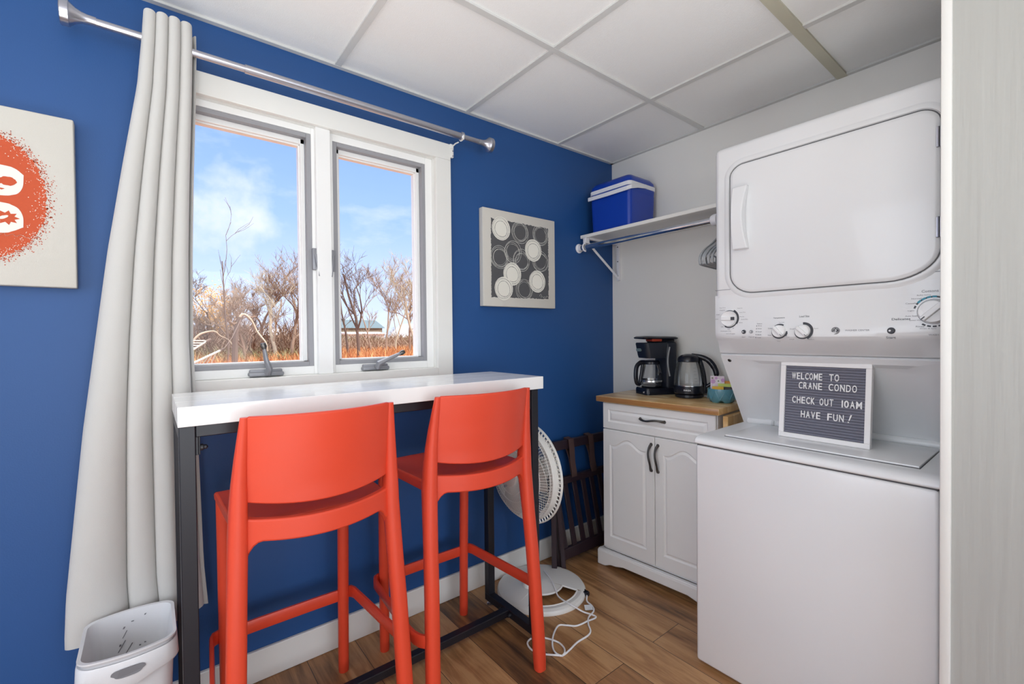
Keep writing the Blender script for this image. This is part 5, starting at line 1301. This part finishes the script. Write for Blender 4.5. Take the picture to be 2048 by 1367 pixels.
# ---- bare trees, each grown on its own
def tree(name, label, s, y, h, seed, m, spread=.55, rad=.07, forks=3, lean=(0, 0), depth=4, trunk=.32, group='bare trees in the meadow', twig=1.0):
    rnd = random.Random(seed); x = at(s, y); z = gz(x, y)-.1
    root = thing(name, label, 'tree', (x, y, z), 0, group)
    tr = MB(); tw = MB(); lv = [0]
    def limb(p, d, L, r, lev):
        nseg = 4 if lev < 3 else 3; pts = [p]; rs = [r]; q = p.copy(); dd = d.copy()
        for i in range(nseg):
            wig = .10 if lev == 0 else .22
            dd = (dd+Vector((rnd.gauss(0, wig), rnd.gauss(0, wig), rnd.gauss(0, wig*.7)+.05))).normalized()
            q = q+dd*L/nseg; pts.append(q); rs.append(r*(1-.55*(i+1)/nseg))
        (tr if lev < 2 else tw).tube(pts, rs, 6 if lev < 2 else 3, cap=lev < 1)
        lv[0] += 1
        if lev >= depth: return
        nb = forks+(1 if lev > 0 else 0)+rnd.randint(0, 2)
        for k in range(nb):
            t = rnd.uniform(trunk if lev == 0 else .25, 1.0); i = min(int(t*nseg), nseg-1); f = t*nseg-i
            b = pts[i].lerp(pts[i+1], f); rr3 = (rs[i]*(1-f)+rs[i+1]*f)*rnd.uniform(.5, .75)
            a = rnd.uniform(0, 2*PI); out = Vector((math.cos(a), math.sin(a)*.8, 0)); nd = (dd*.9+out*spread*rnd.uniform(.7, 1.5)+Vector((0, 0, .15))).normalized()
            limb(b, nd, L*rnd.uniform(.42, .68), max(rr3, .009*twig), lev+1)
    limb(Vector((0, 0, 0)), Vector((lean[0], lean[1], 1)).normalized(), h*.62, rad, 0)
    tr.build('trunk', m, root); tw.build('twigs', m, root)
    return root
T = [('slender dark sapling standing tallest in the left pane', .113, 17, 6.3, 52, 'bark_dark', .26, .036, 1, (0, 0), 3, .3),
     ('dark bushy tree beside the yellow-leaved shrub', .085, 24, 3.9, 22, 'bark_dark', .7, .08, 3, (-.1, 0), 4, .15),
     ('reddish brown tree standing behind the slender dark sapling', .118, 27, 4.6, 23, 'bark', .7, .07, 4, (0, 0), 4, .2),
     ('broad brown tree in the middle of the left pane', .160, 23, 4.9, 24, 'bark', .75, .09, 4, (0, 0), 4, .2),
     ('pale-trunked tree right of the left pane centre', .197, 21, 5.0, 25, 'bark_pale', .6, .09, 3, (.05, 0), 4, .25),
     ('twisted grey tree close to the window mullion in the left pane', .222, 22, 5.6, 26, 'bark', .6, .10, 3, (.08, 0), 4, .3),
     ('thin grey tree at the right edge of the left pane', .243, 26, 6.0, 27, 'bark', .5, .07, 3, (0, 0), 4, .3),
     ('dark branching tree at the left edge of the right pane', .338, 22, 5.2, 28, 'bark_dark', .6, .07, 3, (-.1, 0), 4, .3),
     ('tall pale-barked tree standing tallest in the right pane', .362, 19, 6.6, 29, 'bark_dark', .45, .085, 3, (.03, 0), 4, .3),
     ('thin leaning tree right of the tallest one in the right pane', .392, 24, 4.4, 30, 'bark', .45, .06, 2, (-.18, 0), 4, .35),
     ('slim upright tree in the middle of the right pane', .424, 25, 6.2, 31, 'bark', .42, .07, 3, (0, 0), 4, .3),
     ('forked tree with sparse twigs right of the middle of the right pane', .446, 25, 5.8, 32, 'bark_pale', .42, .07, 3, (.05, 0), 4, .3),
     ('grey tree in front of the white gable', .484, 21, 4.6, 33, 'bark', .6, .08, 3, (.1, 0), 4, .3),
     ('pale-trunked tree at the right edge of the right pane', .505, 18, 5.3, 34, 'bark_pale', .5, .085, 3, (-.04, 0), 4, .3),
     ('low spreading tree behind the broken arching trunk', .140, 19, 3.0, 35, 'bark', .8, .07, 4, (.2, 0), 4, .1)]
for (lb_, s, y, h, sd_, mm_, sp_, rd, fk, ln_, dp, tk) in T:
    tree('bare_tree', lb_, s, y, h, sd_, M[mm_], sp_, rd, fk, ln_, dp, tk)
# broken trunk that arches over, and the fallen limb beside it
bt = thing('broken_tree', 'broken trunk arching over like a hook in the left pane', 'tree', (at(.121, 13), 13, gz(0, 13)))
x0 = at(.121, 13)
z0 = gz(0, 13); mb = MB((x0, 13, z0))
mb.tube(smooth([(-.47, 13, z0), (-.44, 13, 1.05), (-.40, 13, 1.50), (-.31, 13, 1.84)], 5), [.085-.035*i/15 for i in range(16)], 8); mb.build('trunk', M['bark_dark'], bt)
mb = MB((x0, 13, z0)); mb.tube(smooth([(-.33, 13, 1.80), (-.27, 13, 1.90), (-.18, 13, 1.91), (-.06, 13, 1.80), (.02, 13, 1.66), (.10, 13, 1.46), (.20, 12.9, 1.28), (.30, 12.8, 1.10), (.34, 12.8, .86)], 5), [.038-.018*i/40 for i in range(41)], 7); mb.build('limb', M['bark_pale'], bt)
mb = MB((x0, 13, z0)); mb.tube(smooth([(-.20, 13, 1.90), (-.06, 13, 1.86), (.10, 13, 1.87)], 4), .013, 6); mb.tube(smooth([(-.36, 13, 1.70), (-.46, 12.9, 1.66), (-.58, 12.9, 1.72)], 4), .012, 6); mb.build('branch', M['bark'], bt)
x1 = at(.085, 13)
fl = MB((x1, 13, gz(0, 13))); fl.tube(smooth([(-1.45, 13, .95), (-1.40, 13, 1.18), (-1.31, 13, 1.31), (-1.20, 13, 1.39), (-1.02, 13, 1.44), (-.90, 13, 1.43), (-.78, 13.1, 1.32), (-.58, 13.2, 1.21), (-.48, 13.2, 1.05)], 5), [.022+.008*math.sin(i/7) for i in range(41)], 7)
fo = fl.build('fallen_limb', M['bark_pale']); fo.location = (x1, 13, gz(0, 13)); tag(fo, 'pale fallen limb lying bowed across the brush behind the hammock', 'branch')
# yellow-leaved shrub
random.seed(40); ysx, ysy = at(.080, 25), 25
yt = thing('autumn_shrub', 'yellow-leaved autumn shrub at the left edge of the left pane', 'shrub', (ysx, ysy, gz(ysx, ysy)))
mb = MB(); mb2 = MB()
for k in range(26):
    a = random.uniform(0, 2*PI); r = random.uniform(.2, 1.0); top = Vector((r*math.cos(a), r*math.sin(a)*.7, random.uniform(1.8, 3.4)))
    mb.tube([Vector((0, 0, 0)), top*.5+Vector((0, 0, .3)), top], [.03, .018, .008], 4)
    for j in range(60):
        c = top+Vector((random.gauss(0, .30), random.gauss(0, .25), random.gauss(0, .26))); a2 = random.uniform(0, PI); w = random.uniform(.02, .045)
        d = Vector((math.cos(a2)*w, .3*w, math.sin(a2)*w)); e2 = Vector((-d.z, .2*w, d.x))
        mb2.f([mb2.v(c-d), mb2.v(c-e2*.6), mb2.v(c+d), mb2.v(c+e2*.6)])
mb.build('stems', M['bark'], yt); mb2.build('leaves', M['yellow_leaf'], yt, smooth=False)
# rope hammock
hm = thing('rope_hammock', 'white rope hammock showing at the bottom left of the left pane', 'hammock', (-1.9, 7, gz(-1.9, 7)))
HO_ = (-1.9, 7, gz(-1.9, 7))
A0 = Vector((-1.575, 7, 1.205)); mb = MB(HO_)
mb.tube([A0, Vector((-1.855, 7.0, 1.0)), Vector((-2.6, 7.1, .62))], .014, 7)
for k in range(7):
    q = A0.lerp(Vector((-1.90, 7, .965)), k/6.5); mb.tube([q, Vector((-2.7, 7.05, q.z+.02-.01*k))], .009, 5)
B0 = Vector((-1.395, 7, 1.045)); B1 = Vector((-1.90, 6.9, .79))
mb.tube([B0, B1, Vector((-2.5, 6.85, .55))], .017, 7)
for k in range(9):
    q = B0.lerp(B1, .12+.86*k/8); mb.tube([q, Vector((q.x-.10-.03*k, 7.25, q.z-.30))], .009, 5)
mb.build('ropes', M['rope'], hm)
mb = MB(HO_); mb.tube([A0+Vector((-.02, 0, -.015)), A0+Vector((.05, .02, .02))], .022, 8); mb.tube([B0+Vector((-.04, 0, -.02)), B0+Vector((.05, 0, .03))], .018, 8); mb.tube([B0+Vector((.05, 0, .03)), Vector((-1.18, 7.4, 1.26)), Vector((-.9, 8.5, 1.6)), Vector((x0-.5+.9, 13, 1.5))], .006, 5); mb.build('end_knots', M['bark_dark'], hm)
for x in (-2.72,):
    mb = MB(HO_); mb.box((x-.04, 6.9, gz(x, 7)-.05), (x+.04, 7.2, 1.25)); mb.build('stand_post', M['bark'], hm, smooth=False)
# distant buildings
def house(name, label, x, y, w, d, h, rh, wallm, roofm, gable_x=False):
    z = gz(x, y); o = thing(name, label, 'building', (x, y, z))
    mb = MB(); mb.box((-w/2, 0, 0), (w/2, d, h)); mb.build('wall', wallm, o, smooth=False)
    mb = MB()
    if gable_x:
        mb.prism([(-w/2-.3, h), (w/2+.3, h), (0, h+rh)], 'y', -.3, d+.3)
    else: mb.prism([(-.4, h), (d+.4, h), (d/2, h+rh)], 'x', -w/2-.4, w/2+.4)
    mb.build('roof', roofm, o, smooth=False)
    mb = MB()
    for i in range(2): mb.box((-w*.25+i*w*.4-.4, -.04, h*.35), (-w*.25+i*w*.4+.4, 0, h*.75))
    mb.build('window', M['house_roof'], o, smooth=False)
    return o
house('distant_house', 'far white house seen low between trunks in the right pane', 20.6, 58, 4.6, 6, 1.5, .3, M['house_white'], M['house_white'])
house('distant_building', 'far long building with grey green roof behind the right pane trees', 24.5, 74, 9.5, 8, 2.6, 1.5, M['house_drab'], M['house_roof'])
house('distant_house', 'far white gabled house at the right of the right pane', 29.0, 60, 3.6, 6, .9, 2.1, M['house_white'], M['house_white'], True)
house('distant_house', 'far white house glimpsed through brush in the left pane', 9.2, 60, 3.2, 6, 1.4, .8, M['house_white'], M['house_white'])
